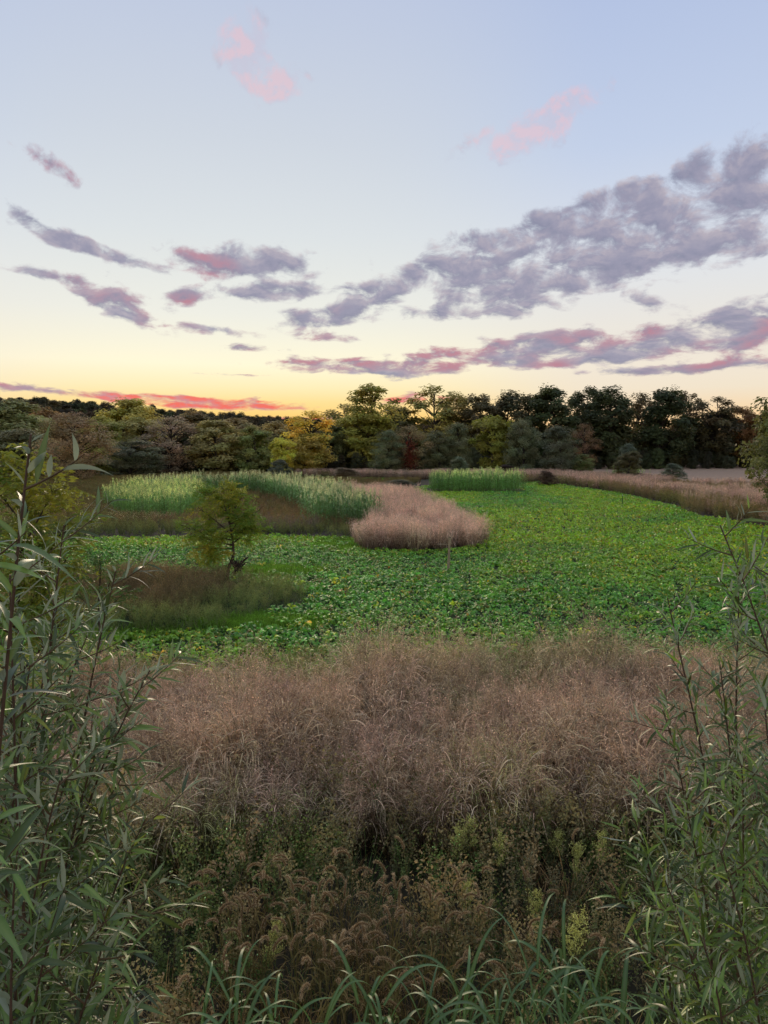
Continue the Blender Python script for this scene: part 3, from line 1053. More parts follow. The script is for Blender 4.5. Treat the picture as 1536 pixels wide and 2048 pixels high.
# ------------------------------------------------------------------ crop field
PENIN = [(-1.3, 33.6), (0.4, 32.9), (2.2, 32.8), (4.4, 34.2), (5.1, 36.5), (4.9, 40), (4.3, 47), (3.4, 56), (2.4, 64), (0.8, 70), (-3.5, 74),
         (-9.5, 76), (-8.5, 69), (-4.5, 66), (-2.0, 58), (-0.3, 49), (-0.5, 42), (-1.2, 37)]
WEEDL = [(-20, 19.5), (-7.2, 18.3), (-4.4, 18.7), (-3.4, 20.6), (-2.3, 22.6), (-2.9, 24.0), (-5.4, 25.4), (-9.7, 25.6), (-20, 26)]
pts = poly_points(FIELD, 13.0)
pts = pts[(pts[:, 1] < 38) | (rng.random(len(pts)) < .75)]
ok = ~in_poly(pts, PENIN) & ~in_poly(pts, WEEDL)
g1 = ((pts[:, 0] + 4.2) / 1.9) ** 2 + ((pts[:, 1] - 27.8) / 1.3) ** 2 < 1
g2 = ((pts[:, 0] + 3.6) / 1.9) ** 2 + ((pts[:, 1] - 19.6) / .8) ** 2 < 1
g3 = ((pts[:, 0] + 2.3) / 1.3) ** 2 + ((pts[:, 1] - 35.0) / 2.0) ** 2 < 1
ok &= ~((g1 | g2 | g3) & (rng.random(len(pts)) < .72))
ok &= ~((pts[:, 0] > 4.4) & (pts[:, 0] < 14.8) & (pts[:, 1] > 72.5) & (pts[:, 1] < 79))
pts = pts[ok]
n = len(pts)
dist = np.hypot(pts[:, 0], pts[:, 1])
yl = vnoise(pts * np.array((1, .8)), .16, 5) * .6 + vnoise(pts, .55, 6) * .4
mid = np.clip((pts[:, 1] - 21) / 16, 0, 1)
yel = np.clip((yl - .55 + mid * .27 - np.clip((pts[:, 1] - 60) / 30, 0, 1) * .12) * 3.2, 0, 1)[:, None]
ct = rand_tint(n, (.84, .92, 1.15), .36, .12) * (1 - yel) + rand_tint(n, (1.60, 1.16, .75), .3, .1) * yel
spot = rng.random(n) < .012
ct[spot] = rand_tint(spot.sum(), (3.0, 1.55, .9), .2, .1)
dead = rng.random(n) < .02
ct[dead] = rand_tint(dead.sum(), (1.4, .62, .9), .2, .1)
cs = rng.uniform(.75, 1.3, n) * (.8 + .45 * vnoise(pts, .35, 8))
BR0 = [brassica(200 + i, 15, 5, M_crop) for i in range(6)]
BR0o = [brassica(200 + i, 15, 5, M_crop_o) for i in range(6)]
BR1 = [brassica(210 + i, 12, 3, M_crop) for i in range(6)]
seen = np.abs(pts[:, 0]) < .535 * pts[:, 1]
clear = (pts[:, 1] > 16.2) & seen & (pts[:, 0] > -.33 * pts[:, 1]) & (pts[:, 0] < .36 * pts[:, 1])
cand = np.where(clear)[0]
near = cand[np.argsort(dist[cand])[:290]]
isn = np.zeros(n, bool)
isn[near] = True
for i in near:
    o = link('brassica_plant', BR0o[i % 6], None, 'leafy green brassica plant in the crop rows nearest the tan grass', 'crop plant', 'nearest brassica plants of the crop field')
    o.location = (pts[i, 0], pts[i, 1], .004)
    o.rotation_euler = (0, 0, rng.uniform(0, 6.28))
    o.scale = (cs[i],) * 3
    o.color = (*ct[i], 1)
a = ~isn & (dist < 36)
scatter('brassica_crop', BR0, pts[a], cs[a], ct[a], label='leafy green brassica crop covering the near half of the field', cat='crop')
a = ~isn & (dist >= 36)
scatter('brassica_crop', BR1, pts[a], cs[a] * 1.15, ct[a], label='yellow green brassica crop covering the far half of the field', cat='crop')
# short bright grass in the gaps of the crop
gp = np.concatenate([np.stack([rng.normal(cx, sx * .55, k), rng.normal(cy_, sy * .55, k)], 1) for cx, cy_, sx, sy, k in
                     ((-4.2, 27.8, 1.8, 1.2, 420), (-3.6, 19.6, 1.9, .8, 420), (-2.3, 35.0, 1.2, 2.0, 320), (-9, 18.3, 3, .6, 300))])
scatter('short_grass', SHORT, gp, rng.uniform(.8, 1.5, len(gp)), rand_tint(len(gp), (1.0, .82, .8), .4), label='short bright green grass in bare gaps of the crop', cat='grass')
pts = poly_points([(-12, 96), (2, 94), (3, 107), (-11, 108)], 3.0)
scatter('far_crop', BR1, pts, rng.uniform(.9, 1.3, len(pts)), rand_tint(len(pts), (1.1, 1.1, 1), .15), label='narrow green crop strip far off before the golden tree', cat='crop')

# ------------------------------------------------------------------ tan switchgrass stands
BAND = [(-10, 7.3), (-3.2, 7.5), (-1.4, 8.0), (-.4, 8.3), (.6, 8.0), (1.5, 8.2), (3.3, 8.4), (10, 8.9), (10, 13.2), (6.5, 12.9), (3.5, 13.6), (1.6, 13.3), (0, 13.2), (-2, 12.6), (-4, 12.5), (-10, 12.2)]
pts = poly_points(BAND, 15.0)
hn = vnoise(pts, .75, 21) * .6 + vnoise(pts, 1.8, 22) * .4
hn = np.clip((hn - .5) * 1.35 + .5, 0, 1)
pts, hn = pts[hn > .14], hn[hn > .14]
tn = rand_tint(len(pts), (.84, .81, .76), .45, .08)
gr = (vnoise(pts, .8, 23) > .80)
tn[gr] *= np.array((.72, .92, .62))
edge = pts[:, 1] > 12.4
tn[edge] *= np.array((.88, 1.0, .85))
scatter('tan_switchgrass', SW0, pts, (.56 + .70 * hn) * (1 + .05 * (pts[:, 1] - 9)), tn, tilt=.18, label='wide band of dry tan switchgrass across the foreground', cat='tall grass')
pts = poly_points(PENIN, 7.5)
pts += rng.normal(0, .28, pts.shape)
hn = vnoise(pts, .35, 24) * .6 + vnoise(pts, 1.1, 25) * .4
scatter('tan_switchgrass', SW1, pts, (.55 + .6 * hn) * rng.uniform(.72, 1.15, len(pts)), rand_tint(len(pts), (1.06, 1.03, 1.06), .34, .07), tilt=.10, label='pinkish tan switchgrass tongue reaching into the green field', cat='tall grass')
RIGHT = [(16.0, 84), (20, 94), (23.3, 73), (23.3, 57), (21.7, 50), (23.5, 40), (27.5, 35), (42, 32), (62, 77), (35, 79), (30, 104), (12, 106), (-14, 112), (-16, 107), (8, 97), (14, 92)]
pts = poly_points(RIGHT, 3.4, 1.15)
e = vnoise(pts, .09, 31) * .6 + vnoise(pts, .35, 32) * .4
# the strip along the crop is mostly green brown weeds
pts = pts + rng.normal(0, .3, pts.shape)
dx = np.interp(pts[:, 1], [32, 40, 50, 57, 73, 93], [28.5, 23.5, 21.7, 23.3, 23.3, 20])
strip = (pts[:, 0] - dx) < (2.5 + 4.5 * vnoise(pts, .12, 33)) * np.clip((80 - pts[:, 1]) / 30, .35, 1)
isw = strip & (pts[:, 1] < 95) & (rng.random(len(pts)) < .85) | (e < .42)
far = pts[:, 1] > 60
a = ~isw & ~far
scatter('tan_switchgrass', SW1, pts[a], .72 + .3 * e[a], rand_tint(a.sum(), (.86, .82, .82), .34, .07), label='pinkish tan switchgrass along the right side of the crop', cat='tall grass', tilt=.06)
a = ~isw & far
scatter('tan_switchgrass', SW2, pts[a], .72 + .35 * e[a], rand_tint(a.sum(), (.86, .82, .82), .34, .07), label='distant tan switchgrass before the right tree row', cat='tall grass', tilt=.06)
a = isw
ge = np.clip(vnoise(pts[a], .25, 34) * 1.6 - .3, 0, 1)[:, None]
wt_ = rand_tint(a.sum(), (.125, .120, .050), .2) * ge + rand_tint(a.sum(), (.135, .100, .062), .2) * (1 - ge)
scatter('meadow_weeds', WD1, pts[a], .75 + .4 * e[a], wt_, label='green brown weeds edging the right side of the crop', cat='weeds')
# beds of weeds left of and inside the sorghum arc
LEFTM = [(-70, 40), (-32, 36.5), (-17, 37.4), (-7, 39), (-0.9, 37.2), (-1.2, 42), (-3.5, 48), (-6, 60), (-9.5, 68), (-12, 72), (-22, 64), (-23, 75), (-14, 82), (-9, 80), (-4, 77), (2, 80), (5, 92), (-12, 95), (-12, 108), (-75, 106)]
pts = poly_points(LEFTM, 4.2, 1.12)
pts = pts[~in_poly(pts, [(-22, 56), (-17.5, 47), (-13, 45.5), (-13.5, 52), (-18, 66), (-23, 68)])]
dist = pts[:, 1]
nz = vnoise(pts, .12, 41) * .6 + vnoise(pts, .5, 42) * .4
inner = (pts[:, 0] > -14.5) & (pts[:, 1] < 66)
base = np.where(inner[:, None], np.array((.122, .092, .048)), np.array((.098, .082, .038)))
tn = base * (.75 + .55 * nz[:, None]) * rng.uniform(.85, 1.15, (len(pts), 3))
lo = (pts[:, 1] < 41.5)
tn[lo] = rand_tint(lo.sum(), (.100, .110, .045), .2)
a = dist < 70
pale = (pts[:, 0] < -13) & (pts[:, 1] < 52) & (vnoise(pts, .4, 43) > .5)
scatter('meadow_weeds', WD1, pts[a & ~pale], (.5 + .35 * nz[a & ~pale]), tn[a & ~pale], label='brown weed meadow around and inside the sorghum arc', cat='weeds')
scatter('white_asters', WDW, pts[a & pale], (.5 + .3 * nz[a & pale]), tn[a & pale], label='weeds with tiny white flowers left of the sorghum arc', cat='weeds')
a = dist >= 70
scatter('meadow_weeds', WD2, pts[a], .55 + .4 * nz[a], tn[a], label='distant brown weed meadow at the foot of the left wood', cat='weeds')
# dead dark stalks along the crop edge inside the arc
pts = poly_points([(-9, 39), (-4, 39.2), (-3.6, 42.5), (-9, 42)], 5)
scatter('dead_stalks', WD1, pts, rng.uniform(.6, .85, len(pts)), rand_tint(len(pts), (.10, .082, .075), .3), label='grey dead stalks at the crop edge before the sorghum arc', cat='dead weeds')
# weed bed round the little tree
pts = poly_points(WEEDL, 9.0)
gm = np.clip((pts[:, 0] + 5.6) / 1.2 + (vnoise(pts, .8, 44) - .5) * 1.6, 0, 1)[:, None]
gm = np.maximum(gm, np.clip((20.6 - pts[:, 1]) / 1.5, 0, .9)[:, None])
tn = rand_tint(len(pts), (.112, .085, .050), .3) * (1 - gm) + rand_tint(len(pts), (.120, .145, .055), .25) * gm
h = (.48 + .45 * vnoise(pts, .6, 45)) * np.clip(1.25 - .16 * np.clip(pts[:, 0] + 6, 0, 9), .6, 1.2)
scatter('meadow_weeds', WD0, pts, h, tn, label='bushy brown and green weed bed around the little tree', cat='weeds')

# ------------------------------------------------------------------ sorghum
SG = [sorghum(300 + i, M_sorg) for i in range(6)]
SGo = [sorghum(300 + i, M_sorg_o) for i in range(6)]
LOBE = [(-22.5, 57), (-17.5, 47.5), (-13.2, 45.5), (-13.0, 51), (-17, 66), (-23, 69)]


def arc_points(center, width, density):
    c = np.array(center)
    out = []
    for (p0, p1) in zip(c[:-1], c[1:]):
        L = np.linalg.norm(p1 - p0)
        k = int(L * width * density)
        t = rng.random((k, 1))
        nrm_ = np.array((-(p1 - p0)[1], (p1 - p0)[0])) / L
        out.append(p0 + (p1 - p0) * t + nrm_ * rng.uniform(-.5, .5, (k, 1)) * width)
    return np.concatenate(out)


ARC = arc_points([(-22, 66), (-18.5, 71), (-14, 72.5), (-10, 69), (-6.8, 62), (-4.6, 55), (-3.2, 49), (-2.3, 42.8)], 4.2, 9.0)
lobe = poly_points(LOBE, 9.0)
BLOCK = poly_points([(4.7, 73), (7, 72.3), (12, 72.5), (14.3, 73.4), (14.6, 77), (5.2, 78.5)], 10.0)
TUFT = poly_points([(29.2, 91), (33.2, 91), (33.4, 94), (29.4, 94)], 6.0)


def sorghum_stand(pts, hs, tint, k, label_o, group, label_s):
    n = len(pts)
    s = hs * rng.uniform(.74, 1.16, n) * (.86 + .28 * vnoise(pts, .5, 61))
    pts = pts + rng.normal(0, .22, pts.shape)
    t = rand_tint(n, tint, .28, .08) * (.85 + .35 * vnoise(pts, .4, 62)[:, None])
    d = np.hypot(pts[:, 0], pts[:, 1])
    order = np.argsort(d)
    for i in order[:k]:
        o = link('sorghum_stalk', SGo[i % 6], None, label_o, 'sorghum', group)
        o.location = (pts[i, 0], pts[i, 1], 0)
        o.rotation_euler = (rng.normal(0, .04), rng.normal(0, .04), rng.uniform(0, 6.28))
        o.scale = (s[i],) * 3
        o.color = (*t[i], 1)
    r = order[k:]
    if len(r):
        scatter('sorghum', SG, pts[r], s[r], t[r], label=label_s, cat='sorghum', tilt=.04)


sorghum_stand(ARC, 1.0, (.95, 1.0, 1.1), 130, 'green sorghum stalk with cream head at the near right end of the arc', 'nearest stalks of the sorghum arc', 'curved arc of green sorghum with cream heads')
sorghum_stand(lobe, .92, (1.05, 1.15, .9), 110, 'green sorghum stalk at the front of the pale left patch', 'nearest stalks of the left sorghum patch', 'pale green sorghum patch at the left end of the arc')
sorghum_stand(BLOCK, 1.12, (.95, 1.1, .9), 50, 'tall green sorghum stalk along the front of the far block', 'front stalks of the sorghum block', 'block of tall green sorghum beyond the tan tongue')
sorghum_stand(TUFT, .95, (.95, 1.25, .7), 0, '', '', 'small bright green reed patch beside the olive brown shrub')

# ------------------------------------------------------------------ posts
b = MB()
ax = bez(np.array((0, 0, -.1)), np.array((.02, 0, .65)), np.array((.05, 0, 1.36)), 5)
tube(b, ax, [.052, .051, .05, .049, .048], 8, (.34, .26, .16))
pm_ = b.mesh('post_shaft', M_wood, True)
e = link('wooden_post', None, None, 'thin weathered wooden post with a side bar in the crop', 'post')
e.location = (2.5, 27.6, 0)
link('post_shaft', pm_, e)
b = MB()
tube(b, [(.01, .06, 1.07), (-.2, .06, 1.075), (-.44, .055, 1.07)], [.016, .016, .015], 6, (.40, .30, .19))
link('side_bar', b.mesh('side_bar', M_wood, True), e)
b = MB()
tube(b, [(.045, 0, 1.345), (.05, 0, 1.375)], [.056, .054], 8, (.17, .13, .085))
link('cap', b.mesh('cap', M_wood, True), e)
e = link('plot_stake', None, None, 'slim dark green stake with pale top far out in the crop', 'stake')
e.location = (18.8, 56.5, 0)
b = MB()
tube(b, [(0, 0, -.1), (.02, 0, .45), (.03, 0, .86)], [.026, .025, .024], 6, (.03, .06, .03))
link('stake_shaft', b.mesh('stake_shaft', M_wood, True), e)
b = MB()
tube(b, [(.03, 0, .85), (.033, 0, .95)], [.03, .03], 6, (.45, .55, .48))
link('cap', b.mesh('cap', M_wood, True), e)


# ------------------------------------------------------------------ compound-leaved saplings (little tree and its kin)
def compound_leaves(mb, p, d, L, col, pairs=6):
    n = len(p)
    d = norm(d)
    ribbons(mb, p, d, L, L * .02, 3, .25, flatprof, (.10, .10, .03), (.12, .12, .03))
    sd = norm(np.cross(d, np.array((0, 0, 1.0)) + rng.normal(0, .15, (n, 3))))
    for k in range(pairs):
        s = .22 + .78 * k / (pairs - 1)
        q = p + d * (L * s)[:, None]
        q[:, 2] -= .25 * L * s * s
        for sg in (-1, 1):
            dv = sd * sg + d * .45 + np.array((0, 0, -.35))
            leaves(mb, q, L * .27 * (1.1 - abs(s - .55) * .6), col, .34, .5, .2, dirv=dv)


def sapling(name, label, base, path, limbs, nleaf, leafL, colA, colB, trunk_r, group=None, spread=1.0):
    e = link(name, None, None, label, 'tree', group)
    e.location = tuple(base)
    tb, cb = MB(), MB()
    path = np.array(path, float)
    fine = np.concatenate([bez(path[i], (path[i] + path[i + 1]) / 2 + rng.normal(0, .02, 3), path[i + 1], 4)[:-1] for i in range(len(path) - 1)] + [path[-1:]])
    tube(tb, fine, np.linspace(trunk_r, trunk_r * .25, len(fine)), 8, (.085, .062, .045))
    for (p0, p1, r) in limbs:
        p0, p1 = np.array(p0, float), np.array(p1, float)
        p1[:2] = p0[:2] + (p1[:2] - p0[:2]) * spread
        mid = (p0 + p1) / 2 + np.array((0, 0, -.06)) + rng.normal(0, .06, 3)
        lp = bez(p0, mid, p1, 7)
        tube(tb, lp, np.linspace(r, r * .3, 7), 6, (.08, .058, .042))
        nt = 9
        P, Dv = [], []
        for j in range(nt):
            s = rng.uniform(.3, 1.0)
            o = lp[int(s * 6)]
            tip = o + norm(norm(p1 - p0) * .7 + rng.normal(0, .7, 3) + np.array((0, 0, .15))) * rng.uniform(.25, .55) * leafL / .4
            tube(tb, bez(o, (o + tip) / 2 + np.array((0, 0, .04)), tip, 4), np.linspace(r * .35, r * .12, 4), 4, (.09, .066, .045))
            k = max(2, nleaf // (nt * len(limbs)))
            u = rng.uniform(.35, 1.0, (k, 1))
            P.append(o + (tip - o) * u)
            Dv.append(norm(tip - o) * .5 + norm(rng.normal(size=(k, 3)) * np.array((1, 1, .55))))
        P, Dv = np.concatenate(P), np.concatenate(Dv)
        w = np.clip(rng.normal(.35, .35), 0, 1)
        ww = np.clip(w + rng.normal(0, .25, (len(P), 1)), 0, 1)
        c = np.array(colA) * (1 - ww) + np.array(colB) * ww
        for i0 in range(0, len(P), 40):
            sl_ = slice(i0, i0 + 40)
            compound_leaves(cb, P[sl_], Dv[sl_], leafL * rng.uniform(.7, 1.15, len(P[sl_])), c[sl_])
    link('trunk', tb.mesh('trunk', M_bark, True), e)
    link('crown', cb.mesh('crown', M_ped), e)
    return e


sapling('little_tree', 'little leaning tree with yellow green leaves standing in the crop', (-5.75, 25.7, 0),
        [(.05, 0, -.05), (.12, 0, .5), (.32, 0, 1.0), (.30, 0, 1.35), (.22, 0, 1.9), (.1, 0, 2.5), (-.1, 0, 3.15)],
        [((.30, 0, 1.35), (-.25, -.2, 1.55), .028), ((.30, 0, 1.4), (.75, .1, 2.05), .03), ((.26, 0, 1.7), (-.7, .1, 2.7), .032),
         ((.24, 0, 1.8), (.7, -.2, 2.6), .03), ((.22, 0, 1.9), (.1, .4, 2.8), .03), ((.2, 0, 2.1), (1.15, 0, 2.75), .03), ((.15, 0, 2.3), (.5, .3, 3.1), .025),
         ((.1, 0, 2.5), (-.45, -.2, 3.25), .025), ((0, 0, 2.8), (.3, -.2, 3.4), .02), ((-.05, 0, 3.0), (-.85, .2, 3.3), .02),
         ((.3, 0, 1.3), (-.9, .1, 1.75), .026), ((.3, 0, 1.2), (-.95, -.2, 1.25), .022), ((.28, 0, 1.5), (-1.15, 0, 2.05), .025), ((.25, 0, 1.75), (.95, .3, 1.95), .025),
         ((.3, 0, 1.1), (-.5, .2, .95), .018)],
        1250, .40, (.075, .120, .020), (.190, .155, .020), .068, None, 1.3)
# uprooted dark stump beside it
b = MB()
for k in range(26):
    a = rng.uniform(0, 2 * PI)
    p0 = np.array((math.cos(a) * .06, math.sin(a) * .06, .22))
    p1 = np.array((math.cos(a) * rng.uniform(.15, .4), math.sin(a) * rng.uniform(.1, .25), rng.uniform(0, .62)))
    tube(b, bez(p0, (p0 + p1) / 2 + rng.normal(0, .05, 3), p1, 4), np.linspace(.05, .015, 4), 5, (.045, .030, .022))
o = link('root_stump', b.mesh('root_stump', M_bark, True), None, 'dark tangled root stump right of the little tree trunk', 'stump')
o.location = (-5.2, 25.2, .35)
sapling('walnut_sapling', 'leafy sapling with feathery compound leaves behind the left willow', (-5.5, 10.6, 0),
        [(0, 0, -.05), (.05, 0, 1.2), (.0, 0, 2.4), (.1, 0, 3.5), (.15, 0, 4.3)],
        [((.1, 0, 3.4), (.75, -.1, 4.45), .018), ((.05, 0, 2.8), (.8, .1, 3.9), .02), ((.0, 0, 2.4), (.85, -.2, 3.3), .02), ((.1, 0, 3.5), (.2, .2, 4.75), .018),
         ((.12, 0, 3.8), (-.5, .1, 4.6), .016), ((.0, 0, 2.5), (.3, -.4, 3.8), .018), ((.0, 0, 2.2), (.4, -.3, 2.8), .018), ((.03, 0, 2.0), (-.5, -.2, 3.4), .018), ((.05, 0, 1.6), (.7, .0, 2.4), .018)],
        640, .42, (.062, .092, .020), (.155, .140, .022), .04)
sapling('walnut_sapling', 'small dark compound leaved sapling at the left rim of the crop', (-6.6, 16.3, 0),
        [(0, 0, -.05), (.0, 0, .9), (.05, 0, 1.7), (.1, 0, 2.3)],
        [((0, 0, 1.3), (.45, 0, 2.1), .014), ((0, 0, 1.5), (-.4, .1, 2.2), .014), ((.05, 0, 1.8), (.15, -.2, 2.55), .012), ((0, 0, 1.1), (-.5, -.1, 1.6), .014), ((0, 0, 1.0), (.55, .1, 1.55), .014)],
        170, .34, (.034, .060, .018), (.075, .085, .020), .03)

# ------------------------------------------------------------------ foreground undergrowth
UG = [(-7, 2.2), (7, 2.2), (8, 9.6), (3.3, 9.7), (0, 9.5), (-3.2, 9.0), (-8, 8.9)]
FW = [weed(400 + i, 0, fuzzy=.35, white=.03 if i == 0 else 0) for i in range(4)]
DEAD = [weed(405 + i, 0, fuzzy=.9) for i in range(2)]
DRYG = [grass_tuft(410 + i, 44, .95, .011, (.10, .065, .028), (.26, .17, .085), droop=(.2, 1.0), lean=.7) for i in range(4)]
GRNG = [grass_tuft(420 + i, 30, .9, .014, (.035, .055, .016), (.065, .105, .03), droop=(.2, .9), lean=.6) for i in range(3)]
pts = poly_points(UG, 13.0)
nz = vnoise(pts, .7, 51) * .6 + vnoise(pts, 2.0, 52) * .4
foxz = np.clip(1.25 - np.abs(pts[:, 0] + .5) / 2.6, 0, 1) * np.clip((7.6 - pts[:, 1]) / 1.4, 0, 1)
pick = rng.random(len(pts))
dry = pick < .24 + .45 * foxz
grn = ~dry & (pick > .86)
wdd = ~dry & ~grn
hsc = np.clip(.75 + .5 * (nz - .5) + .12 * rng.normal(size=len(pts)), .4, 1.3)
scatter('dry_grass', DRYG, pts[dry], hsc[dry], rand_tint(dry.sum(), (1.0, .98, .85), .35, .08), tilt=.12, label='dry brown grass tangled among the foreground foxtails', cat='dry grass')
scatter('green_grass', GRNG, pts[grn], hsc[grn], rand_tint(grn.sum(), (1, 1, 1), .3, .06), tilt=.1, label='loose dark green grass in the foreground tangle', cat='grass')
dd_ = wdd & (rng.random(len(pts)) < .42)
scatter('dead_weeds', DEAD, pts[dd_], hsc[dd_] * 1.2, rand_tint(dd_.sum(), (.130, .112, .066), .3, .08), tilt=.12, label='grey brown dead weed stalks in the foreground tangle', cat='dead weeds')
wdd &= ~dd_
scatter('weedy_undergrowth', FW, pts[wdd], hsc[wdd] * .95, rand_tint(wdd.sum(), (.080, .104, .036), .5, .12), tilt=.1, label='dark green weedy tangle at the foot of the foreground', cat='undergrowth')
# weeds mixed into the far rim of the tan band
pts = poly_points([(-7, 12.3), (-4, 12.5), (0, 13.2), (3.5, 13.6), (8, 13.0), (8, 14.6), (0, 14.8), (-7, 13.8)], 6.0)
scatter('rim_weeds', WD0, pts, rng.uniform(.75, 1.15, len(pts)), rand_tint(len(pts), (.130, .130, .062), .2), tilt=.06, label='pale green weeds along the far rim of the tan band', cat='weeds')


# ------------------------------------------------------------------ foxtails
def foxtail_mesh(seed):
    global rng
    keep = rng
    rng = np.random.default_rng(seed)
    sb, hb_ = MB(), MB()
    H = 1.0
    a = rng.uniform(-.3, .3)
    top = np.array((.06 + a * .1, 0, H))
    tube(sb, bez(np.zeros(3), np.array((0, 0, .6)), top, 6), np.linspace(.0035, .0018, 6), 4, (.20, .17, .06))
    n = 5
    zb = rng.uniform(.15, .7, n)
    aa = rng.uniform(0, 2 * PI, n)
    ribbons(sb, np.stack([zb * .05, zb * 0, zb], 1), np.stack([np.cos(aa) * .6, np.sin(aa) * .6, np.ones(n)], 1), rng.uniform(.25, .42, n), .012, 5,
            rng.uniform(.5, 1.1, n), bladeprof, (.15, .14, .045), (.32, .22, .09), fold=.2)
    k = 9
    th = np.linspace(0, rng.uniform(1.9, 2.6), k)
    R = .062
    cx = top[0] + R * (1 - np.cos(th)) + .012 * np.linspace(0, 1, k)
    cz = H + R * np.sin(th) * 1.15
    P = np.stack([cx, np.zeros(k), cz], 1)
    tube(hb_, P, np.interp(np.linspace(0, 1, k), [0, .2, .6, 1], [.004, .008, .008, .004]), 5, (.24, .15, .065))
    m = 420
    s = rng.uniform(0, 1, m) * (k - 1.001)
    i0 = s.astype(int)
    c = P[i0] + (P[i0 + 1] - P[i0]) * (s - i0)[:, None]
    t = norm(P[i0 + 1] - P[i0])
    d = norm(rng.normal(size=(m, 3))) + t * .55
    ribbons(hb_, c, d, rng.uniform(.011, .022, m), .0015, 1, 0, flatprof, (.36, .26, .135), (.60, .46, .27), var=.3)
    rng = keep
    return sb.mesh('stem', M_fox), hb_.mesh('seed_head', M_fox)


FX = [foxtail_mesh(500 + i) for i in range(7)]
fxy = []
while len(fxy) < 160:
    px = rng.normal(680, 190) if rng.random() < .8 else rng.uniform(300, 1250)
    py = rng.normal(1835, 75)
    if not (300 < px < 1240 and 1690 < py < 2010):
        continue
    z = rng.uniform(.9, 1.2)
    # distance where a head of that height is seen there
    vang = PITCH + math.atan((py - 1024) / FPX)
    d = (EYE - z) / math.tan(vang)
    if d > 7.6 or d < 4.0:
        continue
    x = (px - 768) / FPX * d / math.cos(vang) * math.cos(vang - PITCH)
    fxy.append((x, d, z, px))
for i, (x, y, z, px) in enumerate(fxy):
    g = ('drooping tan foxtail head in the dry brown grass at bottom centre', 'foxtails at bottom centre') if 430 < px < 1000 else \
        ('lone drooping foxtail at the edge of the foreground weeds', 'scattered foxtails at the edges')
    e = link('foxtail', None, None, g[0], 'foxtail', g[1])
    e.location = (x, y, 0)
    e.rotation_euler = (rng.normal(0, .08), rng.normal(0, .08), rng.uniform(0, 6.28))
    e.scale = (1.15, 1.15, z)
    s_, h_ = FX[i % 7]
    t = rng.uniform(.75, 1.2)
    for nm, m in (('stem', s_), ('seed_head', h_)):
        o = link(nm, m, e)
        o.color = (t, t * .97, t * .92, 1)


# ------------------------------------------------------------------ plumed weeds (horseweed) in the foreground
def plume_mesh(seed):
    global rng
    keep = rng
    rng = np.random.default_rng(seed)
    sb, pb = MB(), MB()
    top = np.array((rng.normal(0, .05), rng.normal(0, .05), 1.0))
    st = bez(np.zeros(3), np.array((0, 0, .5)), top, 8)
    tube(sb, st, np.linspace(.007, .0025, 8), 5, (.16, .17, .07))
    n = 26
    s = rng.uniform(.15, .7, n)
    aa = rng.uniform(0, 2 * PI, n)
    ribbons(sb, st[(s * 7).astype(int)], np.stack([np.cos(aa), np.sin(aa), np.ones(n) * .7], 1), rng.uniform(.06, .12, n), .012, 3, .4, leafprof, (.06, .085, .03), (.085, .11, .035))
    for k in range(34):
        s = rng.uniform(.5, 1.0)
        o = st[int(s * 7)] + (st[min(7, int(s * 7) + 1)] - st[int(s * 7)]) * (s * 7 - int(s * 7))
        a = rng.uniform(0, 2 * PI)
        L = rng.uniform(.10, .2) * (1.35 - s)*1.35 + .03
        d = norm(np.array((math.cos(a), math.sin(a), rng.uniform(.7, 1.4))))
        ribbons(pb, o[None], d[None], L, .003, 2, .1, flatprof, (.2, .2, .09), (.24, .23, .1))
        m = int(12 + L * 150)
        q = o + d * (L * rng.uniform(.15, 1.05, m))[:, None] + rng.normal(0, .012, (m, 3))
        leaves(pb, q, .021, (.60, .56, .21), .55, 0, .4)
    rng = keep
    return sb.mesh('stem', M_plume), pb.mesh('flower_plume', M_plume)


PLM = [plume_mesh(540 + i) for i in range(5)]
PL = [(548, 1700, 7.6, 1.0, 'single yellow green plumed weed left of the other plumes'),
      (668, 1655, 8.0, 1.1, 'yellow plumed weed bending before the middle of the tan grass'),
      (905, 1655, 7.6, .95, 'left plume of the dense group of yellow green plumes'),
      (940, 1640, 7.8, 1.05, 'tall plume second from left in the dense group'),
      (985, 1615, 8.2, 1.1, 'tallest yellow green plume of the dense group'),
      (1005, 1665, 7.5, .9, 'short plume at the right of the dense group'),
      (1085, 1610, 8.3, .95, 'grey green plume standing against the dark tan grass'),
      (1110, 1660, 7.8, .85, 'plume leaning right below the grey green one'),
      (1150, 1695, 7.3, .9, 'narrow plume left of the right willow'),
      (1200, 1675, 7.4, .8, 'small plume touching the right willow leaves'),
      (1075, 1790, 6.4, .85, 'low plume above the arching green blades'),
      (1140, 1830, 6.0, .9, 'lowest plume among the arching green blades'),
      (930, 1760, 6.8, .75, 'dull plume below the dense group'),
      (520, 1860, 5.9, .7, 'dull plume deep among the foxtails')]
for i, (px, py, d, sc, lab) in enumerate(PL):
    p = at(px, py, d)
    e = link('plumed_weed', None, None, lab, 'weed', 'plumed weeds in the foreground')
    e.location = (p[0], p[1], 0)
    e.rotation_euler = (rng.normal(0, .08), rng.normal(0, .1), rng.uniform(0, 6.28))
    e.scale = (.85 * sc, .85 * sc, p[2])
    t = rng.uniform(.8, 1.1)
    for nm, m in zip(('stem', 'flower_plume'), PLM[i % 5]):
        o = link(nm, m, e)
        o.color = (t, t, t * .9, 1)

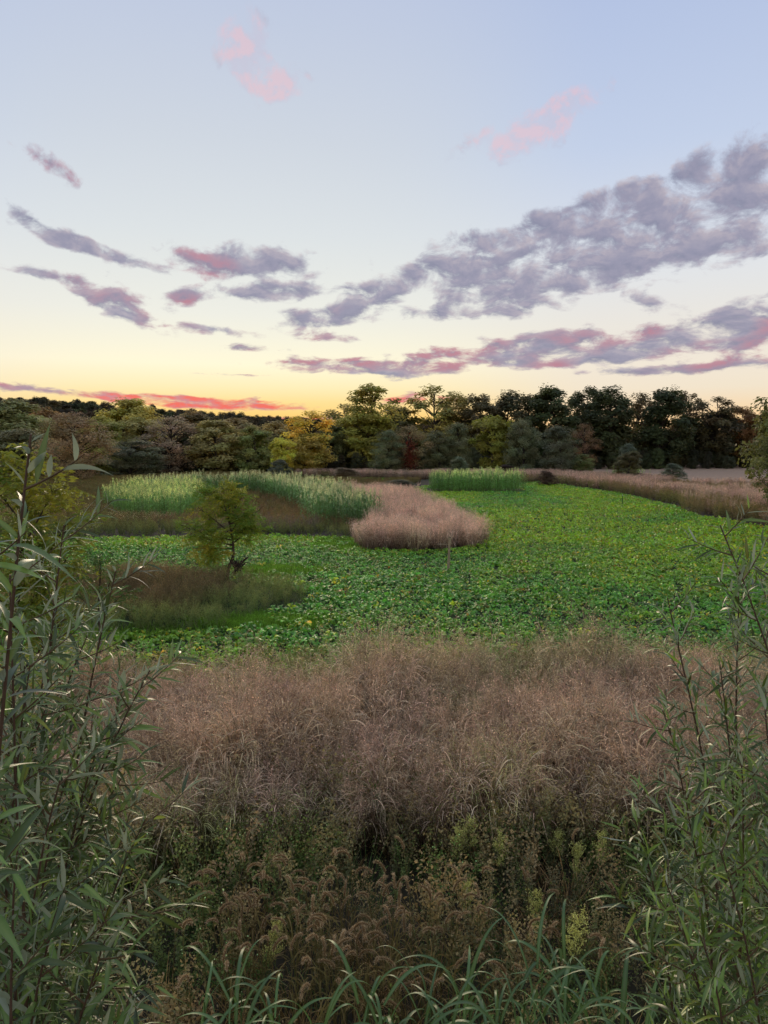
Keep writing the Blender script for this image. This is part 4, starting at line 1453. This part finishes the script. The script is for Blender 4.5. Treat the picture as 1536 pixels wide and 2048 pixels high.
# ------------------------------------------------------------------ arching broad grass blades at the bottom
BL = []
for i in range(6):
    b = MB()
    ribbons(b, np.zeros((1, 3)), np.array([[.62, 0, 1.0]]), 1.0, .031 + .006 * (i % 3), 12, .62 + .14 * i / 5 + .1 * (i % 2), lambda s: np.clip(1 - s, 0, 1) ** .55 * np.clip(.5 + 2.5 * s, 0, 1),
            (.058, .130, .026), (.105, .195, .042), fold=.32, roll=.12, var=.1, cmid=(.19, .25, .13))
    BL.append(b.mesh('blade', M_blade, True))
b = MB()
tube(b, bez(np.zeros(3), np.array((.02, 0, .5)), np.array((.04, .01, 1.0)), 6), np.linspace(.008, .004, 6), 6, (.10, .16, .05))
BSTEM = b.mesh('stem', M_blade, True)
GB = [(395, 1960, 4.3, 'broad grass clump at the bottom left beside the willow leaves'),
      (470, 1945, 4.5, 'broad grass clump with one tall upright blade left of centre'),
      (545, 1985, 4.2, 'low broad grass clump left of centre at the bottom edge'),
      (640, 2010, 4.0, 'broad grass clump arching over the bottom edge left of centre'),
      (725, 1950, 4.4, 'broad grass clump at the bottom middle'),
      (765, 1975, 4.2, 'second broad grass clump at the bottom middle, lower one'),
      (850, 1955, 4.4, 'broad grass clump right of the bottom middle'),
      (930, 1945, 4.5, 'broad grass clump with pale midribs below the dense plumes'),
      (990, 1980, 4.2, 'broad grass clump between two taller ones right of centre'),
      (1075, 1905, 4.6, 'tall broad grass clump right of centre below the low plume'),
      (1130, 1885, 4.8, 'tallest broad grass clump with arching tips right of centre'),
      (1190, 1925, 4.5, 'broad grass clump left of the lower right willow'),
      (1240, 1975, 4.2, 'broad grass clump at the foot of the right willow'),
      (900, 2035, 3.9, 'lowest broad grass clump cut by the bottom edge'),
      (1010, 2030, 3.9, 'broad grass clump cut by the bottom edge below the tall ones'),
      (1130, 2010, 4.0, 'broad grass clump low between the tallest one and the right willow'),
      (800, 2040, 3.8, 'broad grass clump on the bottom edge just right of the middle'),
      (480, 2035, 3.9, 'broad grass clump on the bottom edge left of the middle'),
      (1040, 1935, 4.5, 'broad grass clump pressed against the left of the tallest one'),
      (1290, 2020, 4.0, 'broad grass clump half hidden under the right willow')]
for i, (px, py, d, lab) in enumerate(GB):
    p = at(px, py, d)
    e = link('broad_grass', None, None, lab, 'grass clump', 'broad grass clumps along the bottom')
    e.location = (p[0], p[1], 0)
    H = p[2]
    st = link('stem', BSTEM, e)
    st.scale = (1, 1, H * .9)
    nb = 11 + i % 4
    for k in range(nb):
        o = link('blade', BL[(i + k) % 6], e)
        hgt = H * (.45 + .5 * k / nb)
        o.location = (.03 * math.cos(k * 2.4), .03 * math.sin(k * 2.4), hgt)
        L = rng.uniform(.6, 1.05)
        o.scale = (L * rng.uniform(.75, 1.1), L * rng.uniform(.8, 1.1), L * rng.uniform(.9, 1.15))
        o.rotation_euler = (rng.normal(0, .1), rng.normal(-.12, .14), k * 2.4 + rng.normal(0, .5))
        t = rng.uniform(.75, 1.2)
        o.color = (t, t, t * rng.uniform(.85, 1.15), 1)

# ------------------------------------------------------------------ willows at both sides
WL = []
for i in range(5):
    b = MB()
    ribbons(b, np.zeros((1, 3)), np.array([[1.0, 0, .05]]), 1.0, .115 + .012 * i, 7, (.05, .18, .32, .5, .75)[i], leafprof, (.062, .105, .032), (.078, .125, .040), fold=.30, roll=0.0, var=0, cmid=(.13, .16, .065))
    WL.append(b.mesh('leaf', M_willow, True))
WLV = []
for m in WL:
    v = np.zeros(len(m.vertices) * 3, np.float32)
    m.vertices.foreach_get('co', v)
    c = np.zeros(len(m.vertices) * 4, np.float32)
    m.attributes['col'].data.foreach_get('color', c)
    q = np.array([list(p_.vertices) for p_ in m.polygons])
    WLV.append((v.reshape(-1, 3), c.reshape(-1, 4)[:, :3], q))


def leaf_frame(p, d, up, L):
    x = d / np.linalg.norm(d)
    y = np.cross(up, x)
    y /= max(np.linalg.norm(y), 1e-6)
    z = np.cross(x, y)
    return np.column_stack([x * L, y * L, z * L]), p


def willow(label, stems, leafL, twigs, tint, nobj, group, twiglen=(.22, .5), narrow=1.0, leafgap=.021, start=.25):
    base = np.mean([s[0] for s in stems], axis=0)
    root = link('willow_shrub', None, None, label, 'shrub', group)
    root.location = (base[0], base[1], 0)
    org = np.array((base[0], base[1], 0.0))
    LV = []
    for (b0, tip, bend) in stems:
        b0, tip = np.array(b0, float), np.array(tip, float)
        n = 16
        path = bez(b0, b0 * .40 + tip * .60 + np.array(bend, float) * 1.5 + rng.normal(0, .07, 3), tip, n)
        path[1:-1] += np.cumsum(rng.normal(0, .010, (n - 2, 3)), 0) * np.sin(np.linspace(0, PI, n - 2))[:, None]
        Ls = np.linalg.norm(np.diff(path, axis=0), axis=1).sum()
        sb = MB()
        tube(sb, path - org, np.linspace(.011, .0022, n) * (Ls / 4) ** .5, 7, (.105, .060, .036))
        brs = [(path[-7:], .9)]
        for k in range(twigs):
            s = start + (1 - start) * (k + rng.random()) / twigs
            f = s * (n - 1)
            i = min(n - 2, int(f))
            o = path[i] + (path[i + 1] - path[i]) * (f - i)
            t = norm(path[i + 1] - path[i])
            a = k * 2.4 + rng.normal(0, .5)
            side = norm(np.cross(t, np.array((math.cos(a), math.sin(a), .1))))
            L = rng.uniform(*twiglen) * (1.12 - .62 * s)
            d = norm(t * rng.uniform(.55, .95) + side)
            end = o + d * L + np.array((0, 0, .10 * L))
            tp = bez(o, o + d * L * .55 + np.array((0, 0, -.03 * L)), end, 7)
            tube(sb, tp - org, np.linspace(.0032, .0010, 7), 5, (.12, .075, .035))
            brs.append((tp, 1.0))
        link('stem', sb.mesh('stem', M_stem, True), root)
        for tp, fs in brs:
            L = np.linalg.norm(np.diff(tp, axis=0), axis=1).sum()
            k = max(4, int(L / leafgap))
            for j in range(k):
                s = .12 + .88 * (j + rng.random() * .6) / k
                f = min(s, .999) * (len(tp) - 1)
                i = int(f)
                o = tp[i] + (tp[i + 1] - tp[i]) * (f - i)
                t = norm(tp[i + 1] - tp[i])
                a = j * 2.5 + rng.normal(0, .4)
                sd_ = norm(np.cross(t, np.array((math.cos(a), math.sin(a), .2))))
                d = norm(t * rng.uniform(.6, 1.1) + sd_ * rng.uniform(.6, 1.0) + np.array((0, 0, rng.normal(.0, .2))))
                up = norm(np.array((0, 0, 1.0)) + rng.normal(0, .45, 3))
                ll = leafL * rng.uniform(.6, 1.15) * (1.05 - .45 * max(0, s - .72) / .28)
                LV.append((o, d, up, ll))
    P = np.array([l[0] for l in LV])
    mid_ = P + np.array([l[1] * l[3] * .5 for l in LV])
    u = mid_[:, 0] / np.maximum(mid_[:, 1], .1)
    dep = math.cos(PITCH) * mid_[:, 1] - math.sin(PITCH) * (mid_[:, 2] - EYE)
    vv = (math.sin(PITCH) * mid_[:, 1] + math.cos(PITCH) * (mid_[:, 2] - EYE)) / np.maximum(dep, .1)
    vis = (np.abs(mid_[:, 0] / np.maximum(dep, .1)) < .53) & (np.abs(vv) < .71)
    size = np.array([l[3] for l in LV]) / np.maximum(dep, .3) * vis
    order = np.argsort(-size)
    fb_ = MB()
    for r_, i in enumerate(order):
        o, d, up, ll = LV[i]
        R, _ = leaf_frame(o, d, up, ll)
        k = i % 5
        tn_ = np.array(tint) * rng.choice((.42, .6, .85, 1.1, 1.5)) * rng.uniform(.85, 1.15)
        if rng.random() < .035:
            tn_ = tn_ * np.array((1.9, 1.45, .8))
        if r_ < nobj and size[i] > 0:
            m = Matrix([[*R[0], o[0] - org[0]], [*R[1], o[1] - org[1]], [*R[2], o[2] - org[2]], [0, 0, 0, 1]])
            ob = link('leaf', WL[k], root)
            ob.matrix_basis = m @ Matrix.Diagonal((1, narrow, narrow, 1))
            ob.color = (*tn_, 1)
        else:
            v, c, q = WLV[k]
            fb_.add((v * np.array((1, narrow, narrow))) @ R.T + o - org, c * tn_, q=q)
    if fb_.n:
        o = link('foliage', fb_.mesh('foliage', M_willow, True), root, kind='stuff')
    return root


def stem(px0, d0, px, py, d, bend=(0, 0, 0)):
    t = at(px, py, d)
    return ((px0 - 768) / FPX * d0, d0, 0.0), tuple(t), bend


willow('tall willow shoot with long leaves nearest the left border',
       [stem(-330, 1.5, 62, 868, 1.55, (-.10, .0, .25)), stem(-420, 1.45, -40, 1000, 1.5, (-.06, 0, .2))], .118, 3, (1.05, 1.1, .95), 60, 'willows at the left', (.15, .3), 1.25, .032, .72)
willow('bushy grey green willow filling the left side of the foreground',
       [stem(-250, 2.5, 128, 1050, 2.5, (-.05, 0, .3)), stem(-120, 2.6, 118, 1195, 2.6, (-.1, 0, .3)), stem(-60, 2.7, 232, 1140, 2.75, (-.15, 0, .2)),
        stem(-80, 2.4, 300, 1340, 2.45, (-.25, 0, .35)), stem(-160, 2.2, 60, 1330, 2.2, (-.1, 0, .3)), stem(-100, 2.5, 215, 1450, 2.4, (-.2, 0, .3)),
        stem(-90, 2.6, 250, 1400, 2.65, (-.3, 0, .4)), stem(-130, 2.3, 150, 1500, 2.3, (-.2, 0, .4)), stem(-80, 2.5, 230, 1720, 2.4, (-.3, 0, .45)), stem(-190, 2.3, 40, 1240, 2.3, (-.1, 0, .3)),
        stem(-140, 2.6, 175, 1270, 2.7, (-.2, 0, .4)), stem(-40, 2.5, 250, 1545, 2.5, (-.3, 0, .45)), stem(-150, 2.4, 90, 1420, 2.35, (-.2, 0, .4)), stem(-40, 2.4, 290, 1640, 2.3, (-.25, 0, .35)), stem(-180, 2.0, 120, 1560, 2.0, (-.15, 0, .3)), stem(-60, 2.3, 300, 1790, 2.2, (-.25, 0, .4)), stem(-200, 2.0, 20, 1150, 2.1, (-.05, 0, .3))],
       .110, 19, (1.02, 1.03, .92), 300, 'willows at the left', (.24, .52), .85, .0175, .2)
willow('low shaded willow in the bottom left corner',
       [stem(-60, 1.9, 130, 1760, 1.85, (-.15, 0, .3)), stem(-20, 2.0, 210, 1880, 1.95, (-.2, 0, .3)), stem(-120, 1.8, 40, 1640, 1.8, (-.1, 0, .2)), stem(60, 2.1, 260, 1990, 2.0, (-.15, 0, .3))],
       .125, 13, (.85, .92, .82), 150, 'willows at the left', (.22, .45), .9, .019)
willow('slender willow with dark red stems at the right side of the foreground',
       [stem(1500, 3.0, 1335, 1195, 3.0, (.12, 0, .1)), stem(1640, 3.0, 1478, 1140, 3.0, (-.02, 0, .2)), stem(1600, 3.1, 1325, 1420, 3.1, (.15, 0, .3)),
        stem(1660, 2.8, 1536, 1075, 2.8, (.1, 0, .2)), stem(1560, 2.9, 1440, 1330, 2.9, (.1, 0, .2)), stem(1800, 2.7, 1440, 1050, 2.75, (.35, 0, .2))],
       .098, 26, (1.05, 1.1, .72), 300, 'willows at the right', (.2, .45), 0.82, .0175, .36)
willow('dense leafy willow filling the lower right corner',
       [stem(1480, 2.6, 1270, 1640, 2.6, (.15, 0, .2)), stem(1500, 2.5, 1370, 1580, 2.5, (.1, 0, .3)), stem(1540, 2.5, 1480, 1500, 2.5, (.1, 0, .3)), stem(1560, 2.4, 1330, 1760, 2.35, (.2, 0, .3)),
        stem(1580, 2.3, 1440, 1700, 2.3, (.15, 0, .3)), stem(1620, 2.4, 1530, 1420, 2.4, (.1, 0, .3)), stem(1600, 2.3, 1540, 1640, 2.3, (.1, 0, .2)), stem(1520, 2.2, 1400, 1870, 2.15, (.15, 0, .3))],
       .108, 19, (1.0, 1.08, .72), 300, 'willows at the right', (.24, .5), .85, .018)
